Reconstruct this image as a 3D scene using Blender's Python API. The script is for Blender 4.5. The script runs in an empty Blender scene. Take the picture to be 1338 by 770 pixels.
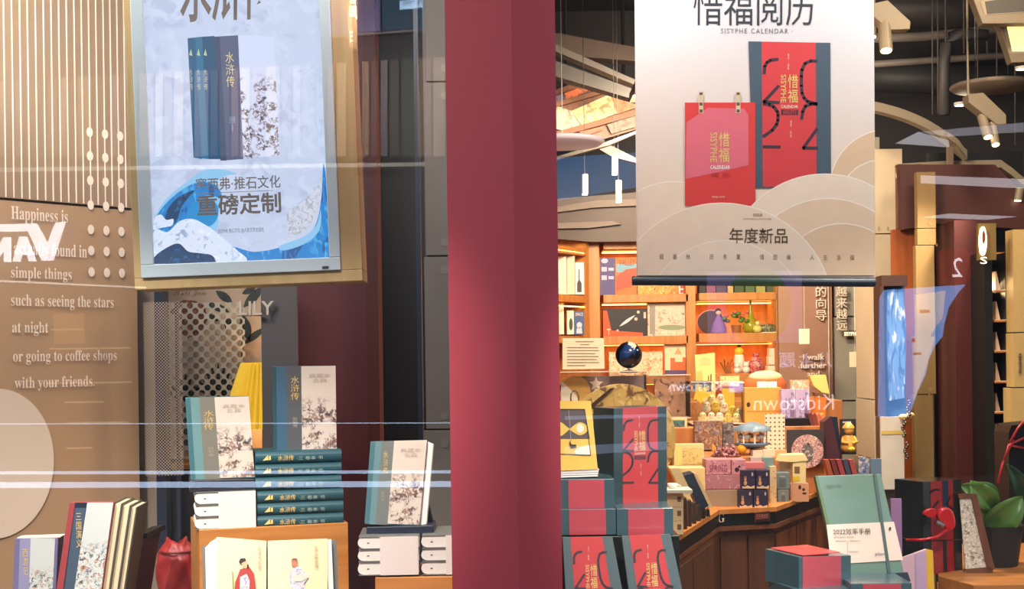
import bpy, math, random
from mathutils import Vector, Matrix
random.seed(7)
SC = bpy.context.scene
COL = SC.collection
# ------------------------------------------------------------------ camera, world, exposure
F = 1700.0                      # focal length in pixels of the 1338 x 770 frame
CX, HY = 669.0, 465.0           # image column of the view axis, image row of the horizon
EYE = 1.5
ROLL = math.radians(0.75)
cam = bpy.data.cameras.new('camera')
cam.sensor_fit = 'HORIZONTAL'; cam.sensor_width = 36.0
cam.lens = 36.0 * F / 1338.0
cam.shift_y = (HY - 385.0) / 1338.0
cam.clip_start = 0.05; cam.clip_end = 200
camo = bpy.data.objects.new('camera', cam); COL.objects.link(camo)
camo.matrix_world = Matrix.Translation((0, 0, EYE)) @ Matrix.Rotation(math.pi/2, 4, 'X') @ Matrix.Rotation(-ROLL, 4, 'Z')
SC.camera = camo
w = bpy.data.worlds.new('overcast_sky'); SC.world = w; w.use_nodes = True
w.node_tree.nodes['Background'].inputs[0].default_value = (0.86, 0.93, 1.0, 1)
w.node_tree.nodes['Background'].inputs[1].default_value = 0.95
vs = SC.view_settings
vs.view_transform = 'Standard'; vs.look = 'None'; vs.gamma = 1.0; vs.use_curve_mapping = False
vs.exposure = 0.12
G = 3.3                         # distance of the shop glass from the camera

# ------------------------------------------------------------------ helpers
def ray(px, py):
    ix, iy = px - CX, py - HY
    c, s = math.cos(ROLL), math.sin(ROLL)
    wx, wy = c*ix - s*iy, s*ix + c*iy
    return Vector((wx/F, 1.0, -wy/F))
def P(px, py, Y):
    return Vector((0, 0, EYE)) + ray(px, py) * Y
def lin(v):
    v /= 255.0
    return v/12.92 if v <= 0.04045 else ((v+0.055)/1.055)**2.4
def C(r, g, b): return (lin(r), lin(g), lin(b), 1)

def nodes(name):
    m = bpy.data.materials.new(name); m.use_nodes = True
    nt = m.node_tree; b = nt.nodes['Principled BSDF']
    return m, nt, b
def mat(name, rgb, rough=0.55, metal=0.0, var=0.07, scale=25.0, emit=0.0, bump=0.0, coat=0.0, stretch=(1, 1, 1), screen=False):
    m, nt, b = nodes(name)
    tc = nt.nodes.new('ShaderNodeTexCoord'); mp = nt.nodes.new('ShaderNodeMapping'); mp.inputs['Scale'].default_value = stretch
    n = nt.nodes.new('ShaderNodeTexNoise'); n.inputs['Scale'].default_value = scale; n.inputs['Detail'].default_value = 4
    mx = nt.nodes.new('ShaderNodeMix'); mx.data_type = 'RGBA'
    c = C(*rgb)
    mx.inputs[6].default_value = tuple(max(0, x*(1-var)) for x in c[:3]) + (1,)
    mx.inputs[7].default_value = tuple(min(1, x*(1+var)) for x in c[:3]) + (1,)
    L = nt.links.new
    L(tc.outputs['Object'], mp.inputs[0]); L(mp.outputs[0], n.inputs['Vector']); L(n.outputs['Fac'], mx.inputs[0]); 
    if screen: b.inputs['Base Color'].default_value = (0.02, 0.02, 0.02, 1)
    else: L(mx.outputs[2], b.inputs['Base Color'])
    b.inputs['Roughness'].default_value = rough; b.inputs['Metallic'].default_value = metal
    b.inputs['Coat Weight'].default_value = coat; b.inputs['Coat Roughness'].default_value = 0.08
    if emit:
        L(mx.outputs[2], b.inputs['Emission Color']); b.inputs['Emission Strength'].default_value = emit
    if bump:
        bp = nt.nodes.new('ShaderNodeBump'); bp.inputs['Strength'].default_value = bump; bp.inputs['Distance'].default_value = 0.004
        L(n.outputs['Fac'], bp.inputs['Height']); L(bp.outputs[0], b.inputs['Normal'])
    return m
def wood(name, rgb1, rgb2, scale=6.0, rough=0.45, axis='Z'):
    m, nt, b = nodes(name); L = nt.links.new
    tc = nt.nodes.new('ShaderNodeTexCoord'); mp = nt.nodes.new('ShaderNodeMapping')
    s = {'Z': (9, 9, 0.6), 'X': (0.6, 9, 9)}[axis]; mp.inputs['Scale'].default_value = s
    n = nt.nodes.new('ShaderNodeTexNoise'); n.inputs['Scale'].default_value = scale; n.inputs['Detail'].default_value = 6; n.inputs['Distortion'].default_value = 0.6
    r = nt.nodes.new('ShaderNodeValToRGB'); r.color_ramp.elements[0].position = 0.3; r.color_ramp.elements[1].position = 0.7
    r.color_ramp.elements[0].color = C(*rgb1); r.color_ramp.elements[1].color = C(*rgb2)
    L(tc.outputs['Object'], mp.inputs[0]); L(mp.outputs[0], n.inputs['Vector']); L(n.outputs['Fac'], r.inputs[0]); L(r.outputs[0], b.inputs['Base Color'])
    b.inputs['Roughness'].default_value = rough
    return m
def printed(name, paper, inks, scale=40.0, cover=0.5, top=1.0, bottom=0.0, rough=0.5, emit=0.0, fade=0.15, aspect=(1, 1, 1), mass=0.0, screen=False):
    """paper with blotches of ink between two heights of the sheet (a printed picture)"""
    m, nt, b = nodes(name); L = nt.links.new; N = nt.nodes.new
    tc = N('ShaderNodeTexCoord'); mp = N('ShaderNodeMapping'); mp.inputs['Scale'].default_value = aspect
    L(tc.outputs['Object'], mp.inputs[0])
    sep = N('ShaderNodeSeparateXYZ'); L(tc.outputs['Generated'], sep.inputs[0])
    up = N('ShaderNodeMapRange'); up.inputs[1].default_value = bottom - fade; up.inputs[2].default_value = bottom + 0.001
    dn = N('ShaderNodeMapRange'); dn.inputs[1].default_value = top + fade; dn.inputs[2].default_value = top
    L(sep.outputs[2], up.inputs[0]); L(sep.outputs[2], dn.inputs[0])
    mm = N('ShaderNodeMath'); mm.operation = 'MULTIPLY'; L(up.outputs[0], mm.inputs[0]); L(dn.outputs[0], mm.inputs[1])
    if mass:
        bn = N('ShaderNodeTexNoise'); bn.inputs['Scale'].default_value = mass; bn.inputs['Detail'].default_value = 2; L(mp.outputs[0], bn.inputs['Vector'])
        br = N('ShaderNodeMapRange'); br.inputs[1].default_value = 0.44; br.inputs[2].default_value = 0.52; L(bn.outputs['Fac'], br.inputs[0])
        m2 = N('ShaderNodeMath'); m2.operation = 'MULTIPLY'; L(br.outputs[0], m2.inputs[0]); L(mm.outputs[0], m2.inputs[1]); mm = m2
    last = None
    for i, ink in enumerate(inks):
        n = N('ShaderNodeTexNoise'); n.inputs['Scale'].default_value = scale*(1+0.35*i); n.inputs['Detail'].default_value = 5; n.inputs['Distortion'].default_value = 1.2
        off = N('ShaderNodeVectorMath'); off.operation = 'ADD'; off.inputs[1].default_value = (i*3.7, i*1.9, i*5.3)
        L(mp.outputs[0], off.inputs[0]); L(off.outputs[0], n.inputs['Vector'])
        th = N('ShaderNodeMapRange'); th.inputs[1].default_value = 1-cover+0.02; th.inputs[2].default_value = 1-cover+0.10
        L(n.outputs['Fac'], th.inputs[0])
        k = N('ShaderNodeMath'); k.operation = 'MULTIPLY'; L(th.outputs[0], k.inputs[0]); L(mm.outputs[0], k.inputs[1])
        mx = N('ShaderNodeMix'); mx.data_type = 'RGBA'; L(k.outputs[0], mx.inputs[0])
        if last is None: mx.inputs[6].default_value = C(*paper)
        else: L(last, mx.inputs[6])
        mx.inputs[7].default_value = C(*ink); last = mx.outputs[2]
    if screen: b.inputs['Base Color'].default_value = (0.02, 0.02, 0.02, 1)
    else: L(last, b.inputs['Base Color'])
    b.inputs['Roughness'].default_value = rough
    if emit: L(last, b.inputs['Emission Color']); b.inputs['Emission Strength'].default_value = emit
    return m
def glow(name, rgb, e):
    m, nt, b = nodes(name)
    b.inputs['Base Color'].default_value = C(*rgb); b.inputs['Emission Color'].default_value = C(*rgb); b.inputs['Emission Strength'].default_value = e
    return m
def clear(name, fac, tint=(1, 1, 1, 1), rough=0.0):
    m = bpy.data.materials.new(name); m.use_nodes = True; nt = m.node_tree; nt.nodes.clear()
    o = nt.nodes.new('ShaderNodeOutputMaterial'); t = nt.nodes.new('ShaderNodeBsdfTransparent'); g = nt.nodes.new('ShaderNodeBsdfGlossy'); x = nt.nodes.new('ShaderNodeMixShader')
    t.inputs[0].default_value = tint; g.inputs['Roughness'].default_value = rough; x.inputs[0].default_value = fac
    nt.links.new(t.outputs[0], x.inputs[1]); nt.links.new(g.outputs[0], x.inputs[2]); nt.links.new(x.outputs[0], o.inputs[0])
    return m
def holes(name, rgb, scale, radius, ang=0.785, keep=None):
    """sheet with a regular grid of round holes (keep=None) or round printed dots of colour keep"""
    m, nt, b = nodes(name); L = nt.links.new; N = nt.nodes.new
    tc = N('ShaderNodeTexCoord'); mp = N('ShaderNodeMapping'); mp.inputs['Rotation'].default_value = (0, ang, 0); mp.inputs['Scale'].default_value = (1, 0, 1)
    v = N('ShaderNodeTexVoronoi'); v.inputs['Scale'].default_value = scale; v.inputs['Randomness'].default_value = 0
    L(tc.outputs['Object'], mp.inputs[0]); L(mp.outputs[0], v.inputs['Vector'])
    t = N('ShaderNodeMath'); t.operation = 'GREATER_THAN'; t.inputs[1].default_value = radius; L(v.outputs['Distance'], t.inputs[0])
    if keep is None:
        b.inputs['Base Color'].default_value = C(*rgb); L(t.outputs[0], b.inputs['Alpha'])
    else:
        mx = N('ShaderNodeMix'); mx.data_type = 'RGBA'; mx.inputs[6].default_value = C(*keep); mx.inputs[7].default_value = C(*rgb)
        L(t.outputs[0], mx.inputs[0]); L(mx.outputs[2], b.inputs['Base Color'])
    return m
MATS = {}
def cm(r, g, b, rough=0.55, **k):
    """plain coloured material, cached"""
    key = (r, g, b, rough, tuple(sorted(k.items())))
    if key not in MATS: MATS[key] = mat('paint_%d_%d_%d' % (r, g, b), (r, g, b), rough, **k)
    return MATS[key]

def link(name, verts, faces, m, parent=None, smooth=False, bevel=0.0):
    me = bpy.data.meshes.new(name); me.from_pydata([tuple(v) for v in verts], [], faces); me.validate(); me.update()
    if m is not None: me.materials.append(m)
    if smooth:
        for p in me.polygons: p.use_smooth = True
    o = bpy.data.objects.new(name, me); COL.objects.link(o)
    if parent is not None: o.parent = parent
    if bevel:
        b = o.modifiers.new('bevel', 'BEVEL'); b.width = bevel; b.segments = 2; b.limit_method = 'ANGLE'
    return o
class MB:
    def __init__(s): s.v = []; s.f = []
    def add(s, v, f):
        n = len(s.v); s.v += [Vector(x) for x in v]; s.f += [tuple(i+n for i in q) for q in f]; return s
    def box(s, x0, x1, y0, y1, z0, z1):
        v = [(x, y, z) for z in (z0, z1) for y in (y0, y1) for x in (x0, x1)]
        return s.add(v, [(0, 2, 3, 1), (4, 5, 7, 6), (0, 1, 5, 4), (2, 6, 7, 3), (0, 4, 6, 2), (1, 3, 7, 5)])
    def prism(s, pts, d):
        """pts: local points of the front outline; extruded by vector d"""
        n = len(pts); d = Vector(d)
        a = sum(pts[i].x*pts[(i+1) % n].z - pts[(i+1) % n].x*pts[i].z for i in range(n))
        if a < 0: pts = pts[::-1]
        v = list(pts) + [p + d for p in pts]
        f = [tuple(range(n)), tuple(range(2*n-1, n-1, -1))] + [(i, n+i, n+(i+1) % n, (i+1) % n) for i in range(n)]
        return s.add(v, f)
    def tube(s, pts, r, seg=8, closed=False):
        pts = [Vector(p) for p in pts]; n = len(pts); rr = r if isinstance(r, (list, tuple)) else [r]*n
        v = []; f = []
        for i, p in enumerate(pts):
            t = (pts[min(i+1, n-1)] - pts[max(i-1, 0)]).normalized()
            u = t.cross(Vector((0, 0, 1)) if abs(t.z) < 0.9 else Vector((1, 0, 0))).normalized(); q = t.cross(u)
            for k in range(seg):
                a = 2*math.pi*k/seg; v.append(p + (u*math.cos(a) + q*math.sin(a))*rr[i])
        for i in range(n-1):
            for k in range(seg):
                f.append((i*seg+k, i*seg+(k+1) % seg, (i+1)*seg+(k+1) % seg, (i+1)*seg+k))
        f.append(tuple(range(seg-1, -1, -1))); f.append(tuple(range((n-1)*seg, n*seg)))
        return s.add(v, f)
    def lathe(s, prof, c=(0, 0, 0), seg=24, flute=0.0, nf=0):
        v = []; f = []; c = Vector(c); n = len(prof)
        for r, z in prof:
            for k in range(seg):
                a = 2*math.pi*k/seg; rr = r*(1+flute*math.cos(a*nf)) if nf else r
                v.append(c + Vector((rr*math.cos(a), rr*math.sin(a), z)))
        for i in range(n-1):
            for k in range(seg):
                f.append((i*seg+k, i*seg+(k+1) % seg, (i+1)*seg+(k+1) % seg, (i+1)*seg+k))
        return s.add(v, f)
    def ball(s, c, r, seg=12, sx=1, sy=1, sz=1):
        v = []; f = []; c = Vector(c); h = max(4, seg//2)
        for i in range(h+1):
            a = math.pi*i/h
            for k in range(seg):
                b = 2*math.pi*k/seg
                v.append(c + Vector((r*sx*math.sin(a)*math.cos(b), r*sy*math.sin(a)*math.sin(b), r*sz*math.cos(a))))
        for i in range(h):
            for k in range(seg):
                f.append((i*seg+k, (i+1)*seg+k, (i+1)*seg+(k+1) % seg, i*seg+(k+1) % seg))
        return s.add(v, f)
    def build(s, name, m, parent=None, smooth=False, bevel=0.0): return link(name, s.v, s.f, m, parent, smooth, bevel)

def tag(o, label, cat=None, group=None, kind=None):
    if label: o['label'] = label
    if cat: o['category'] = cat
    if group: o['group'] = group
    if kind: o['kind'] = kind
class T:
    """a thing standing on the plane through P(px, py, Y); local x right, y away from the viewer, z up"""
    def __init__(s, name, label, cat, px, py, Y, yaw=0, tilt=0, pitch=0, group=None, kind=None, solo=False, refl=False):
        s.name, s.refl, s.solo, s.root, s.ls = name, refl, solo, None, 0.0007
        s.meta = (label, cat, group, kind)
        if refl:                                        # a thing across the street: Y = its distance behind the camera
            p = P(px, py, 2*G + Y); p.y = -Y; yaw += 180
        else: p = P(px, py, Y)
        s.M = (Matrix.Translation(p) @ Matrix.Rotation(math.radians(yaw), 4, 'Z') @ Matrix.Rotation(math.radians(tilt), 4, 'Y')
               @ Matrix.Rotation(math.radians(-pitch), 4, 'X'))
        s.I = s.M.inverted()
        s.dx = -1.0 if refl else 1.0
        if not solo:
            s.root = bpy.data.objects.new(name, None); COL.objects.link(s.root); s.root.empty_display_size = 0.05
            s.root.matrix_world = s.M; tag(s.root, *s.meta)
    def loc(s, px, py, y=0.0):
        o = Vector((0, 0, EYE)); d = ray(px, py)
        if s.refl: o = Vector((0, 2*G, EYE)); d = Vector((d.x, -d.y, d.z))
        o = s.I @ o; d = s.I.to_3x3() @ d
        return o + d*((y - o.y)/d.y)
    def done(s, o, parent, name):
        if s.solo and s.root is None:
            o.name = s.name; o.matrix_world = s.M; tag(o, *s.meta); s.root = o; o.parent = None; o.matrix_world = s.M
        else:
            o.parent = parent or s.root
        return o
    def mesh(s, name, m, mb, parent=None, smooth=False, bevel=0.0):
        return s.done(mb.build(name, m, None, smooth, bevel), parent, name)
    def poly(s, name, m, pts, d=0.01, y=0.0, parent=None, bevel=0.0):
        """outline in photograph pixels on the plane y, extruded d metres away from the viewer"""
        return s.mesh(name, m, MB().prism([s.loc(a, b, y) for a, b in pts], (0, d, 0)), parent, bevel=bevel)
    def rect(s, name, m, x0, y0, x1, y1, d=0.01, y=0.0, parent=None, bevel=0.0):
        a, b, c = s.loc(x0, y1, y), s.loc(x1, y1, y), s.loc(x0, y0, y)
        return s.mesh(name, m, MB().box(min(a.x, b.x), max(a.x, b.x), y, y+d, a.z, c.z), parent, bevel=bevel)
    def art(s, name, m, polys, layer=1, parent=None):
        """flat print: polygons in photograph pixels just proud of the front face"""
        mb = MB(); y = -s.ls*layer
        for pts in polys:
            q = [s.loc(a, b, y) for a, b in pts]; n = len(q)
            if n < 3: continue
            ar = sum(q[i].x*q[(i+1) % n].z - q[(i+1) % n].x*q[i].z for i in range(n))
            mb.add(q if ar > 0 else q[::-1], [tuple(range(n))])
        return s.mesh(name, m, mb, parent)
    def text(s, name, m, body, x0, y0, x1, y1, layer=2, parent=None, rot=False, bold=0.0, shear=0.0, space=1.0, thick=0.0):
        """lettering whose ink fills the pixel rectangle"""
        cu = bpy.data.curves.new('lettering', 'FONT'); cu.body = body; cu.resolution_u = 2; cu.offset = bold; cu.shear = shear; cu.space_character = space
        cu.align_x = 'CENTER'
        if thick: cu.extrude = 0.05
        ob = bpy.data.objects.new('lettering', cu)
        me = bpy.data.meshes.new_from_object(ob); me.name = name
        bpy.data.objects.remove(ob); bpy.data.curves.remove(cu)
        vs_ = [(-v.co.y, v.co.x) if False else ((v.co.y, -v.co.x) if rot else (v.co.x, v.co.y)) for v in me.vertices]
        zs = [v.co.z for v in me.vertices]
        if not vs_: return None
        ax, bx = min(v[0] for v in vs_), max(v[0] for v in vs_); ay, by = min(v[1] for v in vs_), max(v[1] for v in vs_)
        y = -s.ls*layer
        O, X, Z = s.loc(x0, y1, y), s.loc(x1, y1, y), s.loc(x0, y0, y)
        w_, h_ = abs(X.x-O.x), Z.z-O.z; xl = min(O.x, X.x)
        for v, q, z in zip(me.vertices, vs_, zs):
            v.co = Vector((xl + (q[0]-ax)/(bx-ax)*w_, y - (z*thick/0.05 if thick else 0), O.z + (q[1]-ay)/(by-ay)*h_))
        me.materials.clear(); me.materials.append(m); me.update()
        o = bpy.data.objects.new(name, me); COL.objects.link(o)
        return s.done(o, parent, name)
def struct(o): o['kind'] = 'structure'; return o
def S(name, px, py, Y, yaw=0): return T(name, None, None, px, py, Y, yaw=yaw, kind='structure', solo=True)
def sbox(name, m, x0, x1, y0, y1, z0, z1, bevel=0):
    o = MB().box(x0, x1, y0, y1, z0, z1).build(name, m, None, bevel=bevel); o['kind'] = 'structure'; return o
def ell(cx, cy, rx, ry, n=32, a0=0, a1=360):
    return [(cx + rx*math.cos(math.radians(a0+(a1-a0)*i/(n if a1-a0 == 360 else n-1))), cy + ry*math.sin(math.radians(a0+(a1-a0)*i/(n if a1-a0 == 360 else n-1)))) for i in range(n)]
def R(x0, y0, x1, y1): return [(x0, y0), (x1, y0), (x1, y1), (x0, y1)]
def ribbon(pts, w0):
    """quads along a pixel path"""
    out = []
    for i in range(len(pts)-1):
        (a, b), (c, d) = pts[i], pts[i+1]; l = math.hypot(c-a, d-b) or 1; nx, ny = -(d-b)/l*w0/2, (c-a)/l*w0/2
        ex, ey = (c-a)/l*w0*0.25, (d-b)/l*w0*0.25
        out.append([(a+nx-ex, b+ny-ey), (c+nx+ex, d+ny+ey), (c-nx+ex, d-ny+ey), (a-nx-ex, b-ny-ey)])
    return out
def bez(p0, p1, p2, n=10):
    return [((1-t)**2*p0[0]+2*t*(1-t)*p1[0]+t*t*p2[0], (1-t)**2*p0[1]+2*t*(1-t)*p1[1]+t*t*p2[1]) for t in [i/n for i in range(n+1)]]
def smooth(pts, n=5):
    """closed curve through the points"""
    out = []; k = len(pts)
    for i in range(k):
        p0, p1, p2, p3 = pts[i-1], pts[i], pts[(i+1) % k], pts[(i+2) % k]
        for j in range(n):
            t = j/n
            out.append(tuple(0.5*(2*p1[c] + (p2[c]-p0[c])*t + (2*p0[c]-5*p1[c]+4*p2[c]-p3[c])*t*t + (3*p1[c]-p0[c]-3*p2[c]+p3[c])*t**3) for c in (0, 1)))
    return out
def clip(poly, x0, y0, x1, y1):
    def cut(p, f, g):
        out = []
        for i in range(len(p)):
            a, b = p[i-1], p[i]
            if f(b):
                if not f(a): out.append(g(a, b))
                out.append(b)
            elif f(a): out.append(g(a, b))
        return out
    def ix(v): return lambda a, b: (v, a[1]+(b[1]-a[1])*(v-a[0])/(b[0]-a[0]))
    def iy(v): return lambda a, b: (a[0]+(b[0]-a[0])*(v-a[1])/(b[1]-a[1]), v)
    for f, g in ((lambda q: q[0] >= x0, ix(x0)), (lambda q: q[0] <= x1, ix(x1)), (lambda q: q[1] >= y0, iy(y0)), (lambda q: q[1] <= y1, iy(y1))):
        if poly: poly = cut(poly, f, g)
    return poly
def serif(t):
    """letters of a bold Roman face"""
    o = ''
    for ch in t:
        if 'A' <= ch <= 'Z': o += chr(0x1D400+ord(ch)-65)
        elif 'a' <= ch <= 'z': o += chr(0x1D41A+ord(ch)-97)
        else: o += ch
    return o
def lamp(name, kind, loc, energy, color, target=None, size=0.2, spot=60, parent=None):
    l = bpy.data.lights.new(name, kind); l.energy = energy; l.color = color
    if kind == 'AREA': l.size = size
    elif kind == 'SPOT': l.spot_size = math.radians(spot); l.spot_blend = 0.6; l.shadow_soft_size = size
    else: l.shadow_soft_size = size
    o = bpy.data.objects.new(name, l); COL.objects.link(o); o.location = loc
    if target is not None: o.rotation_euler = (Vector(target)-Vector(loc)).to_track_quat('-Z', 'Y').to_euler()
    if parent is not None:
        o.parent = parent; o.matrix_parent_inverse = parent.matrix_basis.inverted()
    return o
# ------------------------------------------------------------------ shared materials
WOOD = wood('oiled_oak', (176, 112, 52), (206, 142, 76), 3.0)
WOODX = wood('oiled_oak_board', (172, 106, 46), (204, 136, 70), 3.0, axis='X')
PINE = wood('pale_pine_frame', (166, 138, 90), (180, 154, 106), 2.5)
DARKWOOD = wood('walnut_panel', (92, 52, 30), (128, 76, 46), 2.5)
SHELFWOOD = wood('cherry_shelf', (182, 112, 52), (208, 138, 72), 2.5)
CONCRETE = mat('grey_fibre_cement', (96, 90, 86), 0.8, var=0.14, scale=7, bump=0.15)
CONCRETE2 = mat('beige_fibre_cement', (186, 170, 146), 0.75, var=0.1, scale=6, bump=0.1)
BROWN = mat('brown_wall_paint', (186, 150, 116), 0.5, var=0.06, scale=4)
BROWN2 = mat('tan_wall_paint', (158, 132, 106), 0.5, var=0.06, scale=4)
WHITEINK = mat('off_white_wall_paint', (250, 232, 214), 0.6, var=0.02)
BLACK = mat('black_lacquer', (16, 16, 18), 0.4, var=0.2)
GREY = mat('charcoal_paint', (84, 80, 82), 0.6, var=0.06)
MAROON = mat('maroon_paint', (92, 38, 48), 0.5, var=0.08, scale=3)
OXBLOOD = mat('oxblood_paint', (74, 24, 20), 0.5, var=0.08, scale=3)
NAVY = mat('navy_paint', (28, 38, 58), 0.45)
CEIL = mat('black_ceiling_paint', (46, 46, 50), 0.8, var=0.1, scale=3)
PILLAR = mat('crimson_pillar_render', (168, 57, 71), 0.75, var=0.05, scale=3.5, bump=0.08)
METAL = mat('brushed_steel', (190, 190, 190), 0.3, metal=1.0)
BEIGE = mat('cream_powder_coat', (128, 115, 96), 0.5)
GLASS = clear('shop_window_glass', 0.042)
ACRYL = clear('clear_acrylic', 0.09, (0.97, 0.96, 0.95, 1), 0.02)
WRAP = clear('shrink_wrap_film', 0.035, (1, 1, 1, 1), 0.1)
GOLD = mat('gold_foil', (226, 196, 120), 0.35, var=0.1)
CREAM = mat('cream_paper', (236, 222, 200), 0.7, var=0.03)
WHITE = mat('white_paper', (240, 236, 230), 0.6, var=0.03)
INK = mat('dark_ink', (52, 48, 46), 0.6)
TEAL = mat('teal_book_cloth', (66, 112, 122), 0.45, var=0.12, scale=60)
TEALD = mat('deep_teal_book_cloth', (30, 78, 88), 0.45, var=0.12, scale=60)
SLATE = mat('slate_grey_cloth', (86, 88, 90), 0.5, var=0.1, scale=60)
LEDWHITE = glow('cool_led_light', (214, 232, 255), 9.0)

# ------------------------------------------------------------------ setting: the street behind the camera
sbox('pavement', mat('pale_paving', (112, 110, 108), 0.7, var=0.1, scale=2), -12, 12, -9.0, 3.28, -0.2, 0.0)
FAC = 8.8                                              # the facade across the street
sbox('wall_opposite', mat('dark_facade_panel', (48, 52, 60), 0.6, var=0.2, scale=1.5), -12, 12, -FAC-0.4, -FAC-0.06, -0.2, 7.5)
def across(name, label, cat, px, py, D, **k): return T(name, label, cat, px, py, D, refl=True, **k)
# vertical coloured ribs high on the facade, mirrored in the left window
ribcols = [(150, 120, 100), (190, 168, 146), (120, 74, 62), (176, 150, 120), (104, 84, 76), (150, 140, 150), (92, 88, 84), (70, 84, 78)]
fas = across('facade_slats', 'band of vertical coloured slats on the facade across the street, mirrored in left window', 'cladding', 280, 205, FAC)
fas.rect('backing', mat('umber_backing', (70, 54, 48), 0.7), -60, 100, 585, 206, 0.04)
x = -58; k = 0
while x < 580:
    wpx = random.choice((9, 12, 15, 18)); top = 106 - x*0.055
    fas.poly('slat', cm(*ribcols[k % len(ribcols)]), [(x, top), (x+wpx, top), (x+wpx, 203), (x, 205)], 0.03, -0.04)
    x += wpx + 3; k += 1
t = across('fascia_light', 'thin white light strip under the coloured slats across the street', 'light', 280, 224, FAC-0.05)
t.rect('light_strip', glow('soft_fascia_light', (225, 220, 210), 0.4), -60, 220, 555, 225, 0.03)
wl = lamp('added_slat_wash', 'AREA', (P(280, 205, 2*G+FAC).x, -FAC+1.6, 5.2), 330, (1.0, 0.9, 0.82), target=(P(280, 205, 2*G+FAC).x, -FAC, 4.2), size=6.0); wl.data.shape = 'RECTANGLE'; wl.data.size_y = 0.3  # lamp added to brighten the slats, no fixture of its own
wl.parent = t.root; wl.matrix_parent_inverse = t.root.matrix_basis.inverted()
# lit shop letters mirrored over the brown wall panel
SIGNW = glow('white_sign_light', (240, 245, 255), 8.0)
t = across('shop_letters', 'white lit shop sign letters across the street, mirrored on the brown panel', 'sign', 40, 345, FAC-0.1)
z = lambda pts: [(a/2.752, 240+b/2.752) for a, b in pts]
t.poly('letter', SIGNW, z([(-150, 150), (128, 143), (168, 215), (197, 140), (231, 137), (187, 276), (148, 277), (98, 170), (-150, 174)]), 0.05)
t.poly('letter', SIGNW, z([(44, 280), (68, 190), (92, 190), (126, 278), (103, 279), (95, 256), (74, 256), (68, 280)]), 0.05)
t.poly('letter', SIGNW, z([(34, 281), (34, 192), (12, 192), (-20, 242), (-20, 194), (-42, 194), (-42, 283), (-20, 283), (12, 234), (12, 281)]), 0.05)
# light lines along the street rail
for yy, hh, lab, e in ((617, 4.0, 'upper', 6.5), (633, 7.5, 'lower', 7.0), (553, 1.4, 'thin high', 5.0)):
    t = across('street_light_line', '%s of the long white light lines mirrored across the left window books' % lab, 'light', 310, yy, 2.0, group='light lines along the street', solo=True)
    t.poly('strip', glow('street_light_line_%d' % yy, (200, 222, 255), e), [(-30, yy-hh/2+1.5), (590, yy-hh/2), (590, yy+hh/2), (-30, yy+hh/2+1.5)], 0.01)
# lit shelves of the shop across the street, mirrored in the brown panel
sh_ = across('street_shop_shelf', 'warm lit shelves of the shop across the street, mirrored low in the brown panel', 'shelf', 110, 612, 6.5)
SHG = glow('street_shelf_glow', (255, 214, 160), 1.6); SHW = glow('street_shelf_tube', (255, 250, 240), 4.0)
sh_.rect('back', cm(120, 84, 58), 60, 395, 178, 610, 0.03, 0.02)
for y_, x0, x1 in ((430, 66, 108), (455, 64, 170), (500, 62, 172), (525, 84, 134), (552, 86, 166), (585, 86, 120)): sh_.rect('lit_shelf', SHG, x0, y_, x1, y_+2.2, 0.02)
sh_.rect('counter', glow('street_counter_glow', (230, 160, 90), 0.9), 70, 410, 110, 450, 0.02, 0.005)
t = across('street_tube_lamp', 'thin white tube lamp mirrored across the brown panel below the quotation start', 'light', 95, 372, 6.0, solo=True); t.poly('tube', SHW, [(-20, 365), (190, 375), (190, 377), (-20, 367.5)], 0.02)
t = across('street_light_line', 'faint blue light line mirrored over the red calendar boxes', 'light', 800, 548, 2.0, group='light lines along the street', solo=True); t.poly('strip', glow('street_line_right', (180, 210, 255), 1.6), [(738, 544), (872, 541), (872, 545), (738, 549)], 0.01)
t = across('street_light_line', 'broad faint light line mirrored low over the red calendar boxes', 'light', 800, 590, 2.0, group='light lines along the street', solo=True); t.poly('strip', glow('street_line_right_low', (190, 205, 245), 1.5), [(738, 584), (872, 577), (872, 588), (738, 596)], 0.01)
# right window: white lamps, red numbered sign, pale blue light box
RW = glow('street_lamp_diffuser', (232, 226, 232), 4.2)
for pts, lab in (([(1204, 229), (1340, 234), (1340, 246), (1204, 239)], 'long flat white lamp bar mirrored high at the right edge'),
                 ([(1171, 187), (1200, 172), (1240, 183), (1241, 192)], 'small slanted white lamp panel mirrored beside the ceiling track'),
                 ([(1204, 284), (1240, 279), (1330, 283), (1290, 287)], 'thin cream lamp panel mirrored above the black shelving'),
                 ([(1205, 172), (1338, 160), (1338, 172), (1240, 178)], 'pale lamp strip mirrored below the hanging disc lamp')):
    t = across('street_lamp_panel', lab, 'light', 1250, 240, 5.0, solo=True); t.poly('panel', RW if 'strip' not in lab else glow('dim_lamp_diffuser', (225, 222, 235), 2.0), pts, 0.02)
t = across('number_sign', 'dark red rounded sign with a white figure two, mirrored by the maroon column', 'sign', 1250, 380, 6.0)
t.poly('sign_panel', glow('red_sign_panel', (150, 20, 22), 1.2), [(1228, 330), (1234, 325), (1262, 325), (1270, 333), (1270, 362), (1262, 372), (1228, 372)], 0.04)
t.text('lettering', SIGNW, '2', 1245, 337, 1258, 362)
t = across('blue_light_box', 'pale blue lit advertising panel with a curved edge, mirrored at right', 'light box', 1200, 560, 4.0)
BLUEL = glow('blue_light_box', (104, 164, 238), 6.0)
edge = [(1152, 388), (1158, 379), (1200, 376), (1262, 372), (1250, 386), (1240, 402), (1234, 425), (1232, 440), (1222, 452), (1214, 470), (1210, 490), (1200, 510), (1192, 534), (1186, 545), (1150, 545)]
t.poly('lit_panel', BLUEL, edge, 0.06)
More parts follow.
